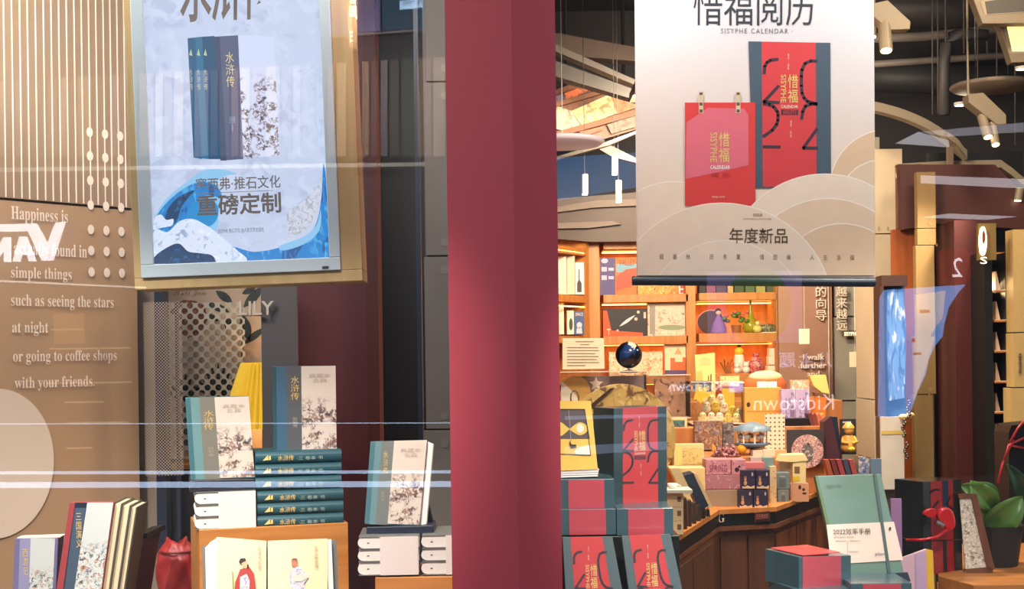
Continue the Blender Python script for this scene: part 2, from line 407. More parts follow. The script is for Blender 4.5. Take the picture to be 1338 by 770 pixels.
t.art('white_figure', glow('white_box_figure', (226, 228, 246), 5.0), [[(1196, 385), (1236, 380), (1232, 415), (1215, 440), (1196, 440)], [(1192, 440), (1222, 440), (1208, 490), (1194, 525)]], 2)
RPM = glow('red_box_print', (214, 110, 100), 2.4)
for q in (R(1202, 405, 1215, 409), R(1193, 461, 1204, 464), R(1192, 442, 1196, 447)): t.art('red_print', RPM, [q], 4)
t = across('lavender_light_box', 'lavender lit panel with a green disc, mirrored below the calendar poster', 'light box', 985, 450, 4.5)
t.rect('lit_panel', glow('lavender_light', (190, 165, 235), 0.9), 926, 355, 1049, 449, 0.05)
t.art('green_disc', glow('green_light_disc', (110, 150, 60), 1.0), [ell(991, 400, 42, 52)], 2)
t = across('toy_shop_sign', 'white lit toy shop sign letters mirrored over the kraft box', 'sign', 1037, 540, 7.0)
t.rect('sign_rail', BLACK, 985, 541, 1092, 543, 0.02)
t.text('lettering', glow('toy_sign_light', (245, 245, 255), 5.0), 'Kidstown', 985, 517, 1090, 537)
t = across('toy_shop_sign', 'white lit sign characters mirrored over the brown message wall', 'sign', 1037, 490, 7.0)
t.rect('sign_rail', BLACK, 1000, 484, 1092, 486, 0.02)
TSC = glow('toy_sign_characters', (210, 215, 255), 2.5)
for ch, a_, b_ in (('儿', 1067, 1088), ('主', 1043, 1064), ('题', 1018, 1040)): t.text('lettering', TSC, ch, a_, 461, b_, 481, bold=0.02)
t = across('sky_glow_panel', 'added blue glowing panel for sky mirrored above the bookcase cornice', 'canopy', 780, 262, 6.0, solo=True)  # glowing panel added in place of the sky in the reflection
t.poly('panel', glow('blue_sky_glow', (84, 150, 214), 2.6), [(715, 207), (832, 199), (832, 244), (715, 264)], 0.05)
t = across('sky_tone_panel', 'added lavender blue glowing panels for sky tone mirrored above the coloured slats', 'window', 500, 36, FAC-0.02)  # glowing panels added to give the reflection its sky tone
t.poly('pane', glow('sky_tone_lavender', (120, 124, 176), 1.0), [(430, -40), (497, -40), (497, 40), (430, 46)], 0.03); t.poly('pane', glow('sky_tone_teal', (56, 92, 124), 0.9), [(499, -40), (556, -40), (556, 36), (499, 40)], 0.03); t.poly('lower_strip', cm(150, 146, 150), [(430, 46), (556, 37), (556, 40), (430, 49)], 0.06, -0.04)
t = across('shop_plate_sign', 'small white shop plate with dark letters mirrored at the top of the left window', 'sign', 538, 16, 7.5)
t.poly('plate', glow('plate_light', (140, 180, 220), 2.2), [(522, 1), (552, -2), (552, 9), (522, 12)], 0.03)
t.text('lettering', INK, 'EN TYPER', 526, 1, 551, 8)
t = across('lit_shop_sign', 'warm lit vertical shop sign beside the wooden picture frame', 'sign', 463, 62, 7.5)
t.poly('sign_board', cm(150, 118, 84), [(452, -20), (468, -20), (466, 64), (456, 60)], 0.05)
WARM = glow('warm_sign_light', (255, 238, 205), 14.0)
t.text('lettering', WARM, '首\n层', 456, -14, 467, 26, bold=0.03, layer=8)
t.text('lettering', WARM, '彐', 457, 41, 461, 55, bold=0.03, layer=8)

# ------------------------------------------------------------------ setting: the shop shell
sbox('floor', mat('dark_timber_floor', (92, 70, 54), 0.5, var=0.15, scale=3), -3.4, 5.2, 3.30, 11.2, -0.2, 0.0)
sbox('ceiling', CEIL, -3.4, 5.2, 3.30, 11.2, 4.3, 4.5)
sbox('wall_back', mat('dark_slate_wall', (56, 54, 58), 0.7), -3.4, 5.2, 10.6, 10.8, 0.0, 4.3)
sbox('wall_right', mat('dark_brown_side_wall', (70, 50, 42), 0.6), 5.0, 5.2, 3.3, 10.6, 0.0, 4.3)
sbox('wall_partition', mat('dark_partition_paint', (60, 44, 44), 0.6), -3.4, -3.2, 3.3, 10.6, 0.0, 4.3)
# glass panes
px_l = P(580, 465, G).x; px_r = P(738, 465, G).x
o = sbox('window_1', GLASS, -3.2, px_l+0.02, G, G+0.008, 0.02, 4.3)
o = sbox('window_2', GLASS, px_r-0.03, 4.6, G, G+0.008, 0.02, 4.3)
# crimson pillar with a shallow ridge
a, r_, b_ = P(587, 465, G-0.02), P(674, 465, 3.19), P(731, 465, G-0.05)
mb = MB(); prof = [(a.x, 3.60), (a.x, a.y), (r_.x, r_.y), (b_.x, b_.y), (b_.x, 3.52)]
v = [(x_, y_, z_) for z_ in (0, 4.4) for x_, y_ in prof]; n = len(prof)
mb.add(v, [tuple(range(n-1, -1, -1)), tuple(range(n, 2*n))] + [(i, (i+1) % n, n+(i+1) % n, n+i) for i in range(n)])
o = mb.build('wall_pillar', PILLAR); o['kind'] = 'structure'
sbox('plinth_left', mat('plinth_paint', (120, 90, 66), 0.6), -2.1, px_l, 3.40, 3.98, 0.0, 0.70)
sbox('plinth_right', mat('plinth_board', (110, 74, 46), 0.6), px_r+0.02, 2.0, 3.40, 3.94, 0.0, 0.70)

# brown side panel with painted lines, dots, disc and a quotation
bw = T('wall_left', None, None, 0, 465, 4.2, yaw=47.4, kind='structure')
jz = bw.loc(80, 266).z; xa, xb = bw.loc(-150, 465).x, bw.loc(181, 465).x
bw.mesh('panel', BROWN2, MB().box(xa, xb, 0, 0.04, jz+0.004, 2.75))
bw.mesh('panel', BROWN, MB().box(xa, xb, 0.004, 0.04, -1.5, jz-0.004))
for x in (6, 16.5, 27, 37, 47.5, 58, 68, 78, 88, 98, 107.5, 117, 126.5, 136, 145, 154, 163):
    c = bw.loc(x, 130).x
    bw.mesh('painted_line', WHITEINK, MB().box(c-0.0022, c+0.0022, -0.001, 0, jz+0.006, 2.7))
for i, y in enumerate((173, 204, 236, 268, 300, 327.6, 355.5)):
    for xx in (118.3, 138.4, 158, 178.5):
        cz, c = bw.loc(118.3, y).z, bw.loc(xx, 268).x
        rad = 0.0165
        bw.mesh('painted_dot', WHITEINK, MB().prism([Vector((c+rad*0.72*math.cos(q*math.pi/10), -0.0012, cz+rad*math.sin(q*math.pi/10))) for q in range(20)], (0, 0.0008, 0)))
c = bw.loc(-3, 606); rad = (bw.loc(-3, 508).z - bw.loc(-3, 704).z)/2
bw.mesh('painted_disc', mat('pale_disc_paint', (232, 210, 188), 0.6, var=0.02), MB().prism([Vector((c.x+rad*0.80*math.cos(q*math.pi/32), -0.0012, c.z+rad*math.sin(q*math.pi/32))) for q in range(64)], (0, 0.0008, 0)))
for s_, x0, x1, y0, y1 in (('Happiness is', 14.5, 88.5, 269, 291), ('actually found in', 18, 113.5, 315, 337), ('simple things', 14.5, 93.5, 348, 367), ('such as seeing the stars', 14.5, 148.5, 384, 404),
                           ('at night', 15.6, 63, 420, 439), ('or going to coffee shops', 17, 152.5, 458, 477), ('with your friends.', 19, 123.5, 493, 512)):
    o_ = bw.loc(x0, y1); xx = bw.loc(x1, y1)
    o = bw.text('lettering', WHITEINK, serif(s_), x0, y0, x0+0.1, y1, layer=2)
    v0 = min(v.co.x for v in o.data.vertices); k = (xx.x-o_.x)/(max(v.co.x for v in o.data.vertices)-v0)
    for v in o.data.vertices: v.co.x = o_.x + (v.co.x-v0)*k
# edge strip right of the panel, navy post, botanical screen
st = S('trim_1', 195, 465, 4.66); st.rect('strip', cm(150, 134, 116), 179, -60, 209, 900, 0.05)
st = S('trim_2', 215, 465, 4.60); st.rect('post', NAVY, 208, 330, 221, 900, 0.06)
st = S('trim_3', 196, 465, 4.55)
sc = T('perforated_screen', 'fine perforated metal mesh panel beside the navy post', 'screen', 214, 625, 4.52)
sc.rect('mesh_sheet', holes('perforated_tan_metal', (176, 158, 140), 130, 0.46), 190, 395, 240, 622, 0.002)
sc.rect('stand_post', NAVY, 236, 395, 240, 1022, 0.02, 0.003)
# ------------------------------------------------------------------ left window, behind the display
bp = T('botanical_panel', 'cream panel printed with roses, leaves and pineapple tops behind the yellow lamp', 'panel', 285, 600, 5.0)
bp.rect('board', mat('cream_panel_print', (176, 154, 134), 0.6, var=0.12, scale=8), 214, 330, 352, 600, 0.03)
ROSE = printed('faded_rose_print', (112, 66, 52), [(150, 92, 76), (70, 44, 40)], 60, 0.5)
LEAF = printed('dark_leaf_print', (44, 54, 52), [(80, 94, 88), (26, 32, 36)], 45, 0.45)
bp.art('rose_print', ROSE, [[(222, 408), (230, 396), (240, 392), (255, 393), (268, 400), (271, 418), (262, 436), (246, 442), (232, 432), (238, 420), (224, 412)]], 2)
def leaf(x0, y0, x1, y1, wd):
    l = math.hypot(x1-x0, y1-y0); nx, ny = -(y1-y0)/l*wd, (x1-x0)/l*wd
    up = bez((x0, y0), ((x0+x1)/2+nx, (y0+y1)/2+ny), (x1, y1), 6); dn = bez((x1, y1), ((x0+x1)/2-nx, (y0+y1)/2-ny), (x0, y0), 6)
    return up + dn[1:-1]
bp.art('leaf_print', LEAF, [leaf(300, 408, 270, 396, 10), leaf(304, 396, 282, 380, 11), leaf(318, 402, 344, 374, 12), leaf(316, 410, 326, 446, 14), leaf(318, 450, 347, 428, 9), leaf(300, 412, 296, 432, 10), leaf(316, 384, 334, 376, 8), leaf(270, 410, 286, 420, 7)], 2)
bp.art('stem_print', LEAF, ribbon([(316, 400), (317, 440), (315, 475)], 1.6), 3)
pine = [leaf(285, 520, 285+38*math.cos(math.radians(a)), 520-46*math.sin(math.radians(a)), 5) for a in range(20, 165, 14)] + [leaf(240, 525, 240+26*math.cos(math.radians(a)), 525-38*math.sin(math.radians(a)), 5) for a in range(30, 160, 18)]
bp.art('pineapple_print', LEAF, pine, 3)
bp.art('pineapple_body_print', printed('pineapple_body', (82, 86, 80), [(40, 46, 48), (140, 132, 112)], 70, 0.5), [[(238, 524), (300, 518), (300, 590), (236, 590)]], 2)
bp.text('lettering', cm(120, 92, 78), '𝒮𝓉𝓊𝓁𝓁 𝒥𝒶𝓂', 226, 379, 270, 389, layer=2)
lt = T('lattice_screen', 'pale lattice sheet with round holes over the botanical panel', 'screen', 265, 600, 4.93, solo=True)
lt.rect('lattice', holes('pale_lattice', (176, 170, 156), 34, 0.40), 221, 396, 322, 600, 0.002)
t = T('brand_letters', 'pale sign letters across the leaf print above the yellow lamp', 'sign', 335, 413, 4.64)
t.text('lettering', cm(196, 186, 172), 'LILY', 313, 394, 358, 412, layer=1, bold=0.01, thick=0.006)
t.rect('letter_rail', cm(120, 104, 90), 310, 412.5, 346, 413.6, 0.01)
# yellow pleated lamp
yl = T('table_lamp', 'table lamp with yellow pleated shade beside the charcoal column', 'lamp', 345, 610, 4.86)
u = 4.86/F; top = yl.loc(345, 474).z; bot = yl.loc(345, 558).z
yl.mesh('shade', mat('yellow_pleated_fabric', (226, 186, 46), 0.7, var=0.05, emit=0.25), MB().lathe([(54*u, bot), (27*u, top)], seg=160, flute=0.05, nf=40), smooth=False)
yl.mesh('stem', METAL, MB().lathe([(0.006, 0.02), (0.006, bot+0.08)], seg=12), smooth=True)
yl.mesh('base', PINE, MB().lathe([(0.0, 0.0), (0.07, 0.0), (0.07, 0.02), (0.02, 0.035), (0.0, 0.036)], seg=24))
lamp('lamp_bulb', 'POINT', yl.M @ Vector((0, 0, (top+bot)/2)), 3.0, (1, 0.8, 0.45), size=0.03, parent=yl.root)
t = T('side_cabinet', 'low dark cabinet under the yellow lamp behind the book stacks', 'cabinet', 290, 612, 4.84)
t.rect('cabinet_top', cm(150, 110, 70), 218, 608, 352, 614, 0.3)
t.rect('body', mat('blue_black_cabinet', (44, 50, 60), 0.5), 222, 615, 350, 935, 0.28, 0.01)
st = S('wall_column', 372, 465, 4.66); st.rect('column', GREY, 348, -80, 394, 940, 0.035)
st = S('wall_maroon', 440, 465, 5.30); st.rect('panel', MAROON, 380, -90, 487, 900, 0.06)
st = S('trim_4', 493, 465, 5.22); st.rect('post', OXBLOOD, 485, -90, 501, 900, 0.16)
st = S('wall_dark', 528, 465, 5.80); st.rect('panel', BLACK, 470, -120, 600, 860, 0.06)
st = S('trim_5', 554, 465, 4.45); st.rect('post', NAVY, 552, -90, 558, 960, 0.05)
# fibre cement cladding in sheets with bolts
cw = T('wall_cladding', None, None, 590, 465, 4.40, kind='structure')
for y0, y1 in ((-120, 106), (108, 334), (336, 561), (563, 790), (792, 960)):
    sh = cw.rect('cement_sheet', CONCRETE, 557, y0, 640, y1, 0.02, bevel=0.002)
    for yy in (y0+17, y1-17):
        c = cw.loc(581, yy)
        cw.mesh('bolt', cm(104, 98, 94, 0.6), MB().lathe([(0.0, -0.003), (0.011, -0.003), (0.013, 0.0), (0.013, 0.002)], seg=14).__class__() if False else MB().prism([Vector((c.x+0.014*math.cos(q*math.pi/8), -0.002, c.z+0.014*math.sin(q*math.pi/8))) for q in range(16)], (0, 0.003, 0)), parent=sh)
cw.mesh('backing', GREY, MB().box(cw.loc(557, 465).x, cw.loc(640, 465).x, 0.021, 0.05, -1.4, 2.6))
# red bag in the gap
rb = T('red_bag', 'crumpled red fabric bag in the gap left of the wooden riser', 'bag', 232, 792, 4.25)
mb = MB(); vv = []; ns, nz = 40, 16
for i in range(nz+1):
    f = i/nz; base = 0.066*(1-0.12*f-0.55*max(0, f-0.78)/0.22*(1 if f < 0.95 else 0.75)); h = 0.215*f
    for k in range(ns):
        an = 2*math.pi*k/ns; rr = base*(1+0.07*math.sin(3*an+6*f)+0.06*math.sin(5*an-9*f+1)+0.05*math.sin(11*an+4*f)*f); vv.append((rr*math.cos(an), rr*math.sin(an)*0.8, h+0.012*math.sin(2*an+1)*f))
mb.add(vv, [(i*ns+k, i*ns+(k+1) % ns, (i+1)*ns+(k+1) % ns, (i+1)*ns+k) for i in range(nz) for k in range(ns)] + [tuple(range(ns-1, -1, -1)), tuple(range(nz*ns, (nz+1)*ns))])
rb.mesh('body', mat('red_nylon', (150, 34, 34), 0.45, var=0.2, scale=18, bump=0.6), mb, smooth=True)
rb.mesh('tie', mat('dark_red_cord', (110, 20, 22)), MB().lathe([(0.052, 0.176), (0.058, 0.18), (0.052, 0.184)], seg=24), smooth=True)

# ------------------------------------------------------------------ screen in its pine frame
fr = T('framed_screen', 'portrait display screen in a pale pine frame showing a blue wave book advert', 'screen', 325, 372, 3.60, tilt=-1.6)
fr.ls = 0.0003
A = {'wo': ((152, -160), (176, 377), (474, 369), (448, -160))}
pl = fr.loc(176, 377); pr = fr.loc(474, 369); il = fr.loc(186, 363); ir = fr.loc(446, 354); sl = fr.loc(202, 346); sr = fr.loc(431, 337)
zb, zi, zs_ = (pl.z+pr.z)/2, (il.z+ir.z)/2, (sl.z+sr.z)/2
ZT = zs_ + (sr.x-sl.x)*16/9; dep = 0.12
zti, zto = ZT+(zs_-zi), ZT+(zs_-zb)+0.01
fr.mesh('frame_rail', PINE, MB().box(pl.x, pr.x, 0.0, dep, zb, zi), bevel=0.002)
fr.mesh('frame_rail', PINE, MB().box(pl.x, pr.x, 0.0, dep, zti, zto), bevel=0.002)
fr.mesh('frame_stile', PINE, MB().box(pl.x, il.x, 0.0, dep, zi, zti), bevel=0.002)
fr.mesh('frame_stile', PINE, MB().box(ir.x, pr.x, 0.0, dep, zi, zti), bevel=0.002)
BEZ = mat('pale_blue_grey_bezel', (166, 180, 188), 0.35, var=0.02)
for a_, b_, c_, d_ in ((il.x, ir.x, zi, zs_), (il.x, ir.x, ZT, zti), (il.x, sl.x, zs_, ZT), (sr.x, ir.x, zs_, ZT)):
    fr.mesh('bezel', BEZ, MB().box(a_, b_, -0.012, 0.05, c_, d_), bevel=0.002)
E_ = 1.0
def scr(name, rgb, e=E_): return mat(name, rgb, 0.35, var=0.03, emit=e, scale=12, screen=True)
disp = fr.mesh('display', printed('screen_paper', (192, 205, 232), [(180, 192, 222), (200, 212, 238)], 12, 0.5, emit=E_, screen=True), MB().box(sl.x, sr.x, -0.001, 0.05, zs_, ZT))
fr.text('lettering', scr('screen_brown_ink', (112, 100, 92)), '水浒传', 236, -52, 360, 30, layer=4, bold=0.02, shear=0.1)
def quad(name, m, pts, l=4): return fr.art(name, m, [pts], l)
def curve(name, m, pts, l=4): return fr.art(name, m, [clip(smooth(pts), 200.5, -20, 431, 345)], l)
BL = [scr('screen_blue_a', (30, 92, 132)), scr('screen_blue_b', (42, 110, 148)), scr('screen_blue_c', (24, 78, 118))]
for k, (x0, x1) in enumerate(((245, 255), (255, 264), (264, 280))):
    quad('printed_spine', BL[k], [(x0, 50-k), (x1, 49-k), (x1+9, 208), (x0+8, 206+k)])
    fr.text('lettering', scr('screen_gold_%d' % k, (176, 190, 170)), '水\n浒\n传', x0+2.5, 90, x0+7.5, 118, layer=6)
    fr.art('printed_mark', scr('screen_mark_%d' % k, (190, 200, 160)), [[(x0+2, 72), (x0+4.5, 64), (x0+6.5, 73)]], 6)
quad('printed_cover', scr('screen_slate', (84, 92, 124)), [(280, 48), (311, 46), (318, 208), (288, 210)])
quad('printed_cover_edge', scr('screen_slate_dark', (58, 72, 104)), [(280, 48), (287, 48), (296, 210), (288, 210)], 5)
fr.text('lettering', scr('screen_yellow', (224, 206, 150)), '水\n浒\n传', 296, 68, 307, 114, layer=6)
fr.text('lettering', scr('screen_small', (150, 158, 186)), '施耐庵\n著', 300, 152, 308, 172, layer=6)
quad('printed_band', printed('screen_ink_print', (206, 216, 244), [(130, 116, 122), (96, 84, 96), (52, 54, 70)], 60, 0.5, top=0.55, emit=E_, mass=26, screen=True), [(311, 46), (358, 48), (365, 203), (318, 208)])
# wave
W1, W2, W3, W4 = scr('wave_blue', (30, 140, 206)), scr('wave_deep', (16, 72, 116)), scr('wave_pale', (140, 196, 236)), printed('wave_foam', (216, 226, 248), [(186, 200, 230), (150, 170, 204)], 30, 0.42, emit=E_, screen=True)
zz = lambda pts: [(160+a/3.5, 180+b/3.5) for a, b in pts]
WS = printed('wave_streaks', (24, 128, 204), [(12, 84, 150), (70, 170, 230)], 22, 0.45, emit=E_, screen=True, aspect=(1.6, 1, 0.7)); WF = printed('wave_foam_edge', (214, 226, 250), [(170, 198, 234), (236, 242, 254)], 40, 0.44, emit=E_, screen=True)
WD = printed('wave_shadow', (10, 60, 104), [(6, 40, 80), (24, 96, 150)], 30, 0.46, emit=E_, screen=True)
curve('printed_wave_back', W3, zz([(140, 400), (165, 330), (215, 265), (290, 205), (370, 150), (450, 145), (520, 165), (470, 175), (430, 205), (452, 255), (440, 330), (425, 430), (300, 470), (150, 470)]))
curve('printed_wave', WS, zz([(140, 400), (175, 330), (240, 262), (320, 212), (395, 205), (445, 240), (452, 280), (405, 262), (350, 280), (322, 330), (318, 390), (330, 440), (150, 450)]), 5)
curve('printed_wave_hollow', WD, zz([(196, 372), (212, 318), (262, 268), (330, 240), (300, 275), (268, 322), (250, 380), (214, 400)]), 6)
curve('printed_wave_hollow', W1, zz([(300, 392), (300, 330), (345, 286), (402, 280), (438, 320), (428, 380), (380, 410)]), 6)
curve('printed_wave_crest', WF, zz([(140, 420), (150, 366), (176, 352), (200, 376), (232, 372), (226, 402), (180, 412)]), 7)
curve('printed_wave_right', WS, zz([(500, 500), (600, 522), (720, 502), (830, 458), (886, 392), (910, 270), (919, 115), (936, 250), (948, 545), (940, 556), (540, 576)]), 4)
curve('printed_wave_light', W3, zz([(720, 494), (830, 452), (888, 398), (906, 330), (902, 420), (840, 482), (740, 516)]), 5)
curve('printed_foam', WF, zz([(146, 425), (205, 432), (262, 382), (322, 372), (385, 402), (432, 436), (474, 470), (520, 512), (548, 572), (150, 585)]), 7)
curve('printed_foam', W4, zz([(160, 455), (220, 440), (280, 420), (350, 430), (410, 470), (460, 505), (500, 545), (420, 540), (330, 515), (250, 490), (170, 500)]), 8)
curve('printed_wave_shadow', WD, zz([(146, 590), (152, 540), (220, 494), (262, 486), (300, 520), (350, 528), (404, 536), (424, 560), (410, 588)]), 9)
fr.text('lettering', scr('screen_grey_ink', (96, 92, 92)), '塞西弗·推石文化', 256, 233, 367, 250, layer=10, bold=0.01)
fr.text('lettering', scr('screen_dark_ink', (92, 84, 80)), '重磅定制', 258, 255, 368, 283, layer=10, bold=0.022)
fr.art('printed_rule', scr('screen_rule', (120, 116, 116)), ribbon([(258, 253), (357, 249)], 0.8), 10)
fr.text('lettering', scr('screen_tiny_ink', (70, 76, 92)), 'SISYPHE 推石文化 @人民文学出版社', 285, 299, 345, 306, layer=10)
quad('printed_cliff', printed('screen_cliff', (206, 212, 228), [(184, 190, 210), (170, 176, 190)], 60, 0.5, emit=E_, screen=True), zz([(750, 340), (830, 290), (900, 210), (905, 260), (880, 370), (830, 430), (760, 460)]), 4)
fr.poly('logo_plate', cm(40, 44, 52), [(421, 348), (429, 347.6), (429, 350.4), (421, 350.8)], 0.004, -0.016)
# hanging wires
for xx in (pl.x+0.1, pr.x-0.1):
    fr.mesh('hanging_wire', METAL, MB().tube([(xx, 0.06, zto), (xx, 0.06, zto+0.75)], 0.0015, 6))

# ------------------------------------------------------------------ book display
OBI = printed('ink_battle_print', (226, 210, 194), [(176, 140, 120), (116, 88, 80), (70, 58, 62)], 55, 0.50, top=0.5, bottom=0.02, fade=0.15, mass=24)
def slipcase(label, px, py, Y, pts, cols, yaw, depth, obix, spx, tx, ty, pitch=0, tl='水\n浒\n传', obi=OBI, pages=False):
    """pts TL,TR,BR,BL of the front; obix: fraction where the paper band starts; spx: fractions of the cloth strips"""
    t = T('book_slipcase', label, 'book', px, py, Y, yaw=yaw, pitch=pitch, group='boxed novels in the left window')
    TL, TR, BR, BL_ = pts
    t.poly('case', cols[0], pts, depth, bevel=0.0015)
    def at(fx, fy):
        a = (TL[0]+(TR[0]-TL[0])*fx, TL[1]+(TR[1]-TL[1])*fx); b = (BL_[0]+(BR[0]-BL_[0])*fx, BL_[1]+(BR[1]-BL_[1])*fx)
        return (a[0]+(b[0]-a[0])*fy, a[1]+(b[1]-a[1])*fy)
    t.art('cloth_strip', cols[1], [[at(spx[0], 0), at(spx[1], 0), at(spx[1], 1), at(spx[0], 1)]], 1)
    t.art('cloth_strip', cols[2], [[at(spx[1], 0), at(obix, 0), at(obix, 1), at(spx[1], 1)]], 1)
    q = [t.loc(*at(obix, 0.002), -0.002), t.loc(*at(0.999, 0.002), -0.002), t.loc(*at(0.999, 0.985), -0.002), t.loc(*at(obix, 0.985), -0.002)]
    t.mesh('paper_band', obi, MB().prism(q, (0, 0.0018, 0)))
    a, b = at(tx[0], ty[0]), at(tx[1], ty[1]); t.text('lettering', GOLD, tl, min(a[0], b[0]), a[1], max(a[0], b[0]), b[1], layer=3)
    a, b = at(tx[0]+0.02, 0.6), at(tx[1]-0.03, 0.72); t.text('lettering', cm(170, 160, 140), '施\n耐\n庵', min(a[0], b[0]), a[1], max(a[0], b[0]), b[1], layer=3)
    a, b = at(obix+0.12, 0.09), at(0.92, 0.2); t.text('lettering', cm(196, 180, 164), '典藏本\n古典', min(a[0], b[0]), a[1], max(a[0], b[0]), b[1], layer=5)
    if pages:
        t.mesh('page_block', WHITE, MB().prism([t.loc(*q_, 0.012) for q_ in ((TR[0], TR[1]+2), (TR[0]+8, TR[1]+5), (BR[0]+9, BR[1]-3), (BR[0], BR[1]-1))], (0, depth*0.7, 0)))
    # shrink film over the front
    t.mesh('shrink_film', WRAP, MB().prism([t.loc(*q_, -0.006) for q_ in (TL, TR, BR, BL_)], (0, 0.0006, 0)))
    return t
YR = 3.72
riser = T('wooden_riser', 'honey coloured wooden box riser carrying the book stacks in the left window', 'riser', 262, 823, YR, yaw=18)
rz = riser.loc(262, 693).z; rx = riser.loc(455, 693).x
riser.mesh('front_board', WOODX, MB().box(0, rx, 0, 0.02, 0, rz), bevel=0.002)
riser.mesh('side_board', WOOD, MB().box(0, 0.02, 0.021, 0.34, 0, rz), bevel=0.002)
riser.mesh('side_board', WOOD, MB().box(rx-0.02, rx, 0.021, 0.34, 0, rz), bevel=0.002)
riser.mesh('top_board', WOODX, MB().box(0.021, rx-0.021, 0.021, 0.34, rz-0.02, rz))
def at_riser(px, py, back=0.03): # depth of a thing standing on the riser at that column
    p = riser.M @ Vector((riser.loc(px, py).x, back, 0)); return p.y
# white text blocks, spines to the left, held by a paper band
PAGE = mat('white_page_edges', (232, 226, 216), 0.7, var=0.05, scale=90, stretch=(0.2, 1, 12))
COVER = mat('grey_book_board', (108, 108, 104), 0.5)
def white_book(label, px0, px1, y0, y1, Y, yaw, depth, group):
    t = T('hardback_book', label, 'book', px0, y1, Y, yaw=yaw, group=group)
    x1 = t.loc(px1, y1).x; h = t.loc(px0, y0).z
    mb = MB(); prof = []
    for k in range(9):
        a = math.pi/2 + math.pi*k/8; prof.append(Vector((0.018+0.017*math.cos(a), 0.003, h/2+(h/2-0.0025)*math.sin(a))))
    prof += [Vector((x1, 0.003, 0.0025)), Vector((x1, 0.003, h-0.0025))]
    t.mesh('page_block', PAGE, MB().prism(prof, (0, depth-0.006, 0)))
    t.mesh('cover_board', COVER, MB().box(0.004, x1, 0, depth, 0, 0.0022)); t.mesh('cover_board', COVER, MB().box(0.004, x1, 0, depth, h-0.0022, h))
    c = t.loc(px0+14, (y0+y1)/2); t.mesh('stamp_mark', INK, MB().box(c.x-0.003, c.x+0.003, 0.0022, 0.0035, c.z-0.0014, c.z+0.0014))
    return t
def white_stack(px0, px1, band0, band1, ys, px, yaw, where, Y, depth=0.17):
    for i, (y0, y1) in enumerate(ys):
        white_book('%s white edged book of the banded stack %s' % (('top', 'middle', 'bottom')[i], where), px0, px1, y0, y1, Y, yaw, depth, 'white banded books ' + where)
    t = T('paper_band', 'plain white paper sleeve around the three books %s' % where, 'paper sleeve', px0, ys[-1][1], Y, yaw=yaw, solo=True)
    a, b = t.loc(band0, ys[-1][1]), t.loc(band1, ys[-1][1]); h = t.loc(px0, ys[0][0]).z
    t.mesh('sleeve', mat('sleeve_paper', (226, 214, 206), 0.7, var=0.03), MB().box(a.x, b.x, -0.004, -0.001, 0.001, h-0.001))
white_stack(254, 334, 286, 334.5, ((644, 660.5), (661, 676.5), (677, 693)), 0, 15, 'below the dark slab', at_riser(254, 693, 0.02))
# dark slab and the slipcase on it
t = T('display_block', 'flat black block under the leftmost boxed novel', 'block', 290, 643.5, at_riser(290, 643, 0.03), yaw=15, solo=True)
t.poly('block', mat('black_blue_block', (34, 36, 46), 0.4), [(248, 628), (333, 626), (333.5, 642), (248, 644)], 0.16, bevel=0.002)
slipcase('boxed novel with worn teal edge standing on the flat black block', 290, 628, at_riser(290, 640, 0.05), [(242, 520), (325, 518), (333, 625), (249, 628)], (TEAL, mat('pale_teal_cloth', (110, 150, 150), 0.5), mat('warm_grey_cloth', (128, 124, 112), 0.5)), 12, 0.05, 0.46, (0.08, 0.22), (0.28, 0.42), (0.16, 0.40))
# teal spine stack
def teal_book(label, px0, px1, y0, y1, Y, yaw):
    t = T('hardback_book', label, 'book', px0, y1, Y, yaw=yaw, group='teal gilt lettered books on the riser')
    x1 = t.loc(px1, y1).x; h = t.loc(px0, y0).z; n = 10
    prof = [(0.014 - 0.014*math.cos(math.pi*(k/n-0.5)), h/2 + (h/2-0.0004)*math.sin(math.pi*(k/n-0.5))) for k in range(n+1)] + [(0.16, h-0.0004), (0.16, 0.0004)]
    m_ = len(prof); v = [(xx, a, b) for xx in (0, x1) for a, b in prof]
    t.mesh('cover', TEALD, MB().add(v, [tuple(range(m_-1, -1, -1)), tuple(range(m_, 2*m_))] + [(i, (i+1) % m_, m_+(i+1) % m_, m_+i) for i in range(m_)]))
    yc = (y0+y1)/2
    t.art('gilt_emblem', GOLD, [[(px0+9, yc+3.5), (px0+16, yc-4), (px0+17, yc+2.5)], R(px0+17.5, yc-3, px0+20, yc+2.5)], 1)
    t.text('lettering', GOLD, '水浒传', px0+29, yc-3.5, px0+50, yc+3.5, layer=1)
    t.text('lettering', cm(160, 180, 170), '·三 卷本 书', px0+54, yc-2.5, px0+88, yc+2.5, layer=1)
    mb = MB().box(x1-0.002, x1+0.001, 0.01, 0.15, 0.001, h-0.001)
    t.mesh('film_edge', WRAP, mb)
    return t
ys = ((590.5, 607.5), (607.5, 624.5), (624.5, 641.5), (642.5, 658.5), (658.5, 674.5), (674.5, 690.5))
for i, (y0, y1) in enumerate(ys):
    x0, x1 = ((334, 446.5) if i < 3 else (336.5, 449))
    teal_book('teal book with gilt spine lettering, %s of the six stacked on the riser' % ('topmost', 'second from top', 'third from top', 'fourth from top', 'fifth from top', 'lowest')[i], x0, x1, y0, y1, at_riser(336, 690, 0.012), 15)
slipcase('boxed novel with dark blue edge standing upright on the teal book stack', 398, 590, at_riser(398, 690, 0.05), [(356, 479), (438.5, 478), (440, 589), (357, 590)], (TEALD, mat('blue_cloth', (58, 96, 120), 0.5), SLATE), 10, 0.06, 0.455, (0.06, 0.22), (0.29, 0.42), (0.12, 0.40))
